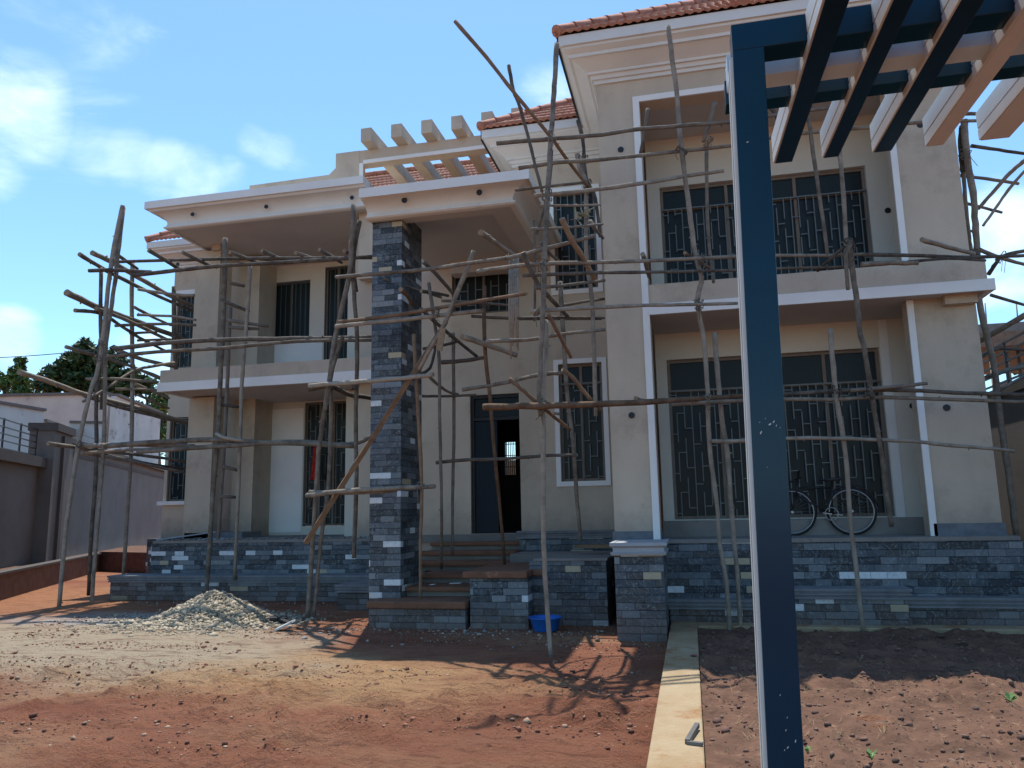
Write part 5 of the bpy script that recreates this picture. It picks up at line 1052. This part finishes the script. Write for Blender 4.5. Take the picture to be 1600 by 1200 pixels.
# utility cable
pA = P3d(-30,560,40); pB = P3d(330,518,40); cb = []
for i in range(21): t = i/20; q = pA.lerp(pB, t); q.z -= 1.0*t*(1-t); cb.append(q)
tag(MB().tube(cb, .022, 5).build('cable', BLACK), 'thin overhead cable crossing the sky at the left', 'cable')
# ---------------------------------------------------------------- trees
def tree(px, py_base, d, crowns, col, label, cat='tree', leaf=.28, n=5200, seed=0, name='broadleaf_tree', trunk=True, col2=None):
    rg = np.random.default_rng(seed); b_ = P3d(px, 800, d); base = Vector((b_.x, b_.y, 0)); root = empty(name, base, label, cat)
    sc_ = d/F; P = []; tops = []
    tot = sum(c[2]*c[3] for c in crowns)
    for cx, cy, rx_, ry_ in crowns:
        c_ = P3d(cx, cy, d); R_ = np.array([rx_*sc_, (rx_+ry_)/2*sc_, ry_*sc_]); k_ = int(n*rx_*ry_/tot)
        # clumps on the crown surface
        m_ = max(10, int(26*rx_*ry_/tot*len(crowns))); dirs = rg.normal(size=(m_,3)); dirs /= np.linalg.norm(dirs, axis=1)[:,None]; cl_ = dirs*R_*rg.uniform(.45,.95,(m_,1)); rad_ = R_.mean()*rg.uniform(.2,.42,m_)
        idx = rg.integers(0, m_, k_); dd_ = rg.normal(size=(k_,3)); dd_ /= np.linalg.norm(dd_, axis=1)[:,None]
        P.append(np.array(c_)+cl_[idx]+dd_*(rad_[idx]*rg.uniform(.5,1.05,k_)**.6)[:,None]); tops.append(c_)
    P = np.concatenate(P); k_ = len(P); u_ = rg.normal(size=(k_,3)); u_ /= np.linalg.norm(u_, axis=1)[:,None]; v_ = np.cross(u_, rg.normal(size=(k_,3))); v_ /= np.linalg.norm(v_, axis=1)[:,None]
    s_ = leaf*rg.uniform(.5, 1.2, (k_,1)); V = np.stack([P-u_*s_, P+v_*s_*.45, P+u_*s_, P-v_*s_*.45], 1).reshape(-1,3)-np.array(base); f_ = np.arange(4*k_).reshape(-1,4)
    me = bpy.data.meshes.new('crown'); me.from_pydata(V.tolist(), [], f_.tolist()); c0 = mat('leaf_dark', col, .6, .35, .6, 0); c1 = mat('leaf_light', col2 or tuple(1.8*q for q in col), .6, .3, .6, 0); me.materials.append(c0); me.materials.append(c1)
    me.polygons.foreach_set('material_index', (rg.uniform(0,1,k_) < .3).astype(np.int32)); o = bpy.data.objects.new('crown', me); C.objects.link(o); o.parent = root
    if trunk:
        t_ = MB(); tp = sum(tops, Vector())/len(tops); t_.tube([base, base.lerp(tp, .5)+Vector((.2,0,0)), tp], [.45*sc_*20, .3*sc_*20, .1], 8)
        for q in tops: t_.tube([base.lerp(tp, .6), q], [.2*sc_*20, .05], 6)
        t_.build('trunk', WOODD, root)
tree(120, 800, 62, [(95,582,32,26),(130,556,30,24),(165,572,36,28),(200,600,34,24),(75,600,24,18),(150,604,50,22)], (.022,.05,.016), 'large dense dark green tree beyond the old pinkish building', n=9000, leaf=.30, seed=1)
tree(32, 800, 58, [(32,568,8,14),(31,590,12,22),(31,612,13,20)], (.03,.075,.02), 'slim pointed dark green tree left of the large dark tree', 'tree', n=2600, seed=2, name='columnar_tree', leaf=.2, col2=(.12,.2,.05))
tree(8, 800, 66, [(5,600,24,18),(60,606,18,13),(-30,590,25,25)], (.05,.11,.03), 'pale green bushy tree at the far left edge', n=2600, seed=3, leaf=.26, col2=(.14,.22,.07))
tree(245, 800, 70, [(238,640,26,40),(262,620,18,24),(250,680,24,30),(225,600,18,14)], (.06,.12,.03), 'light green leafy tree between the old buildings and the house corner', n=4200, seed=4, leaf=.26, col2=(.2,.28,.08))
tree(1590, 800, 70, [(1620,560,40,30)], (.05,.09,.03), 'green tree behind the unfinished building at the right', n=1500, seed=5)
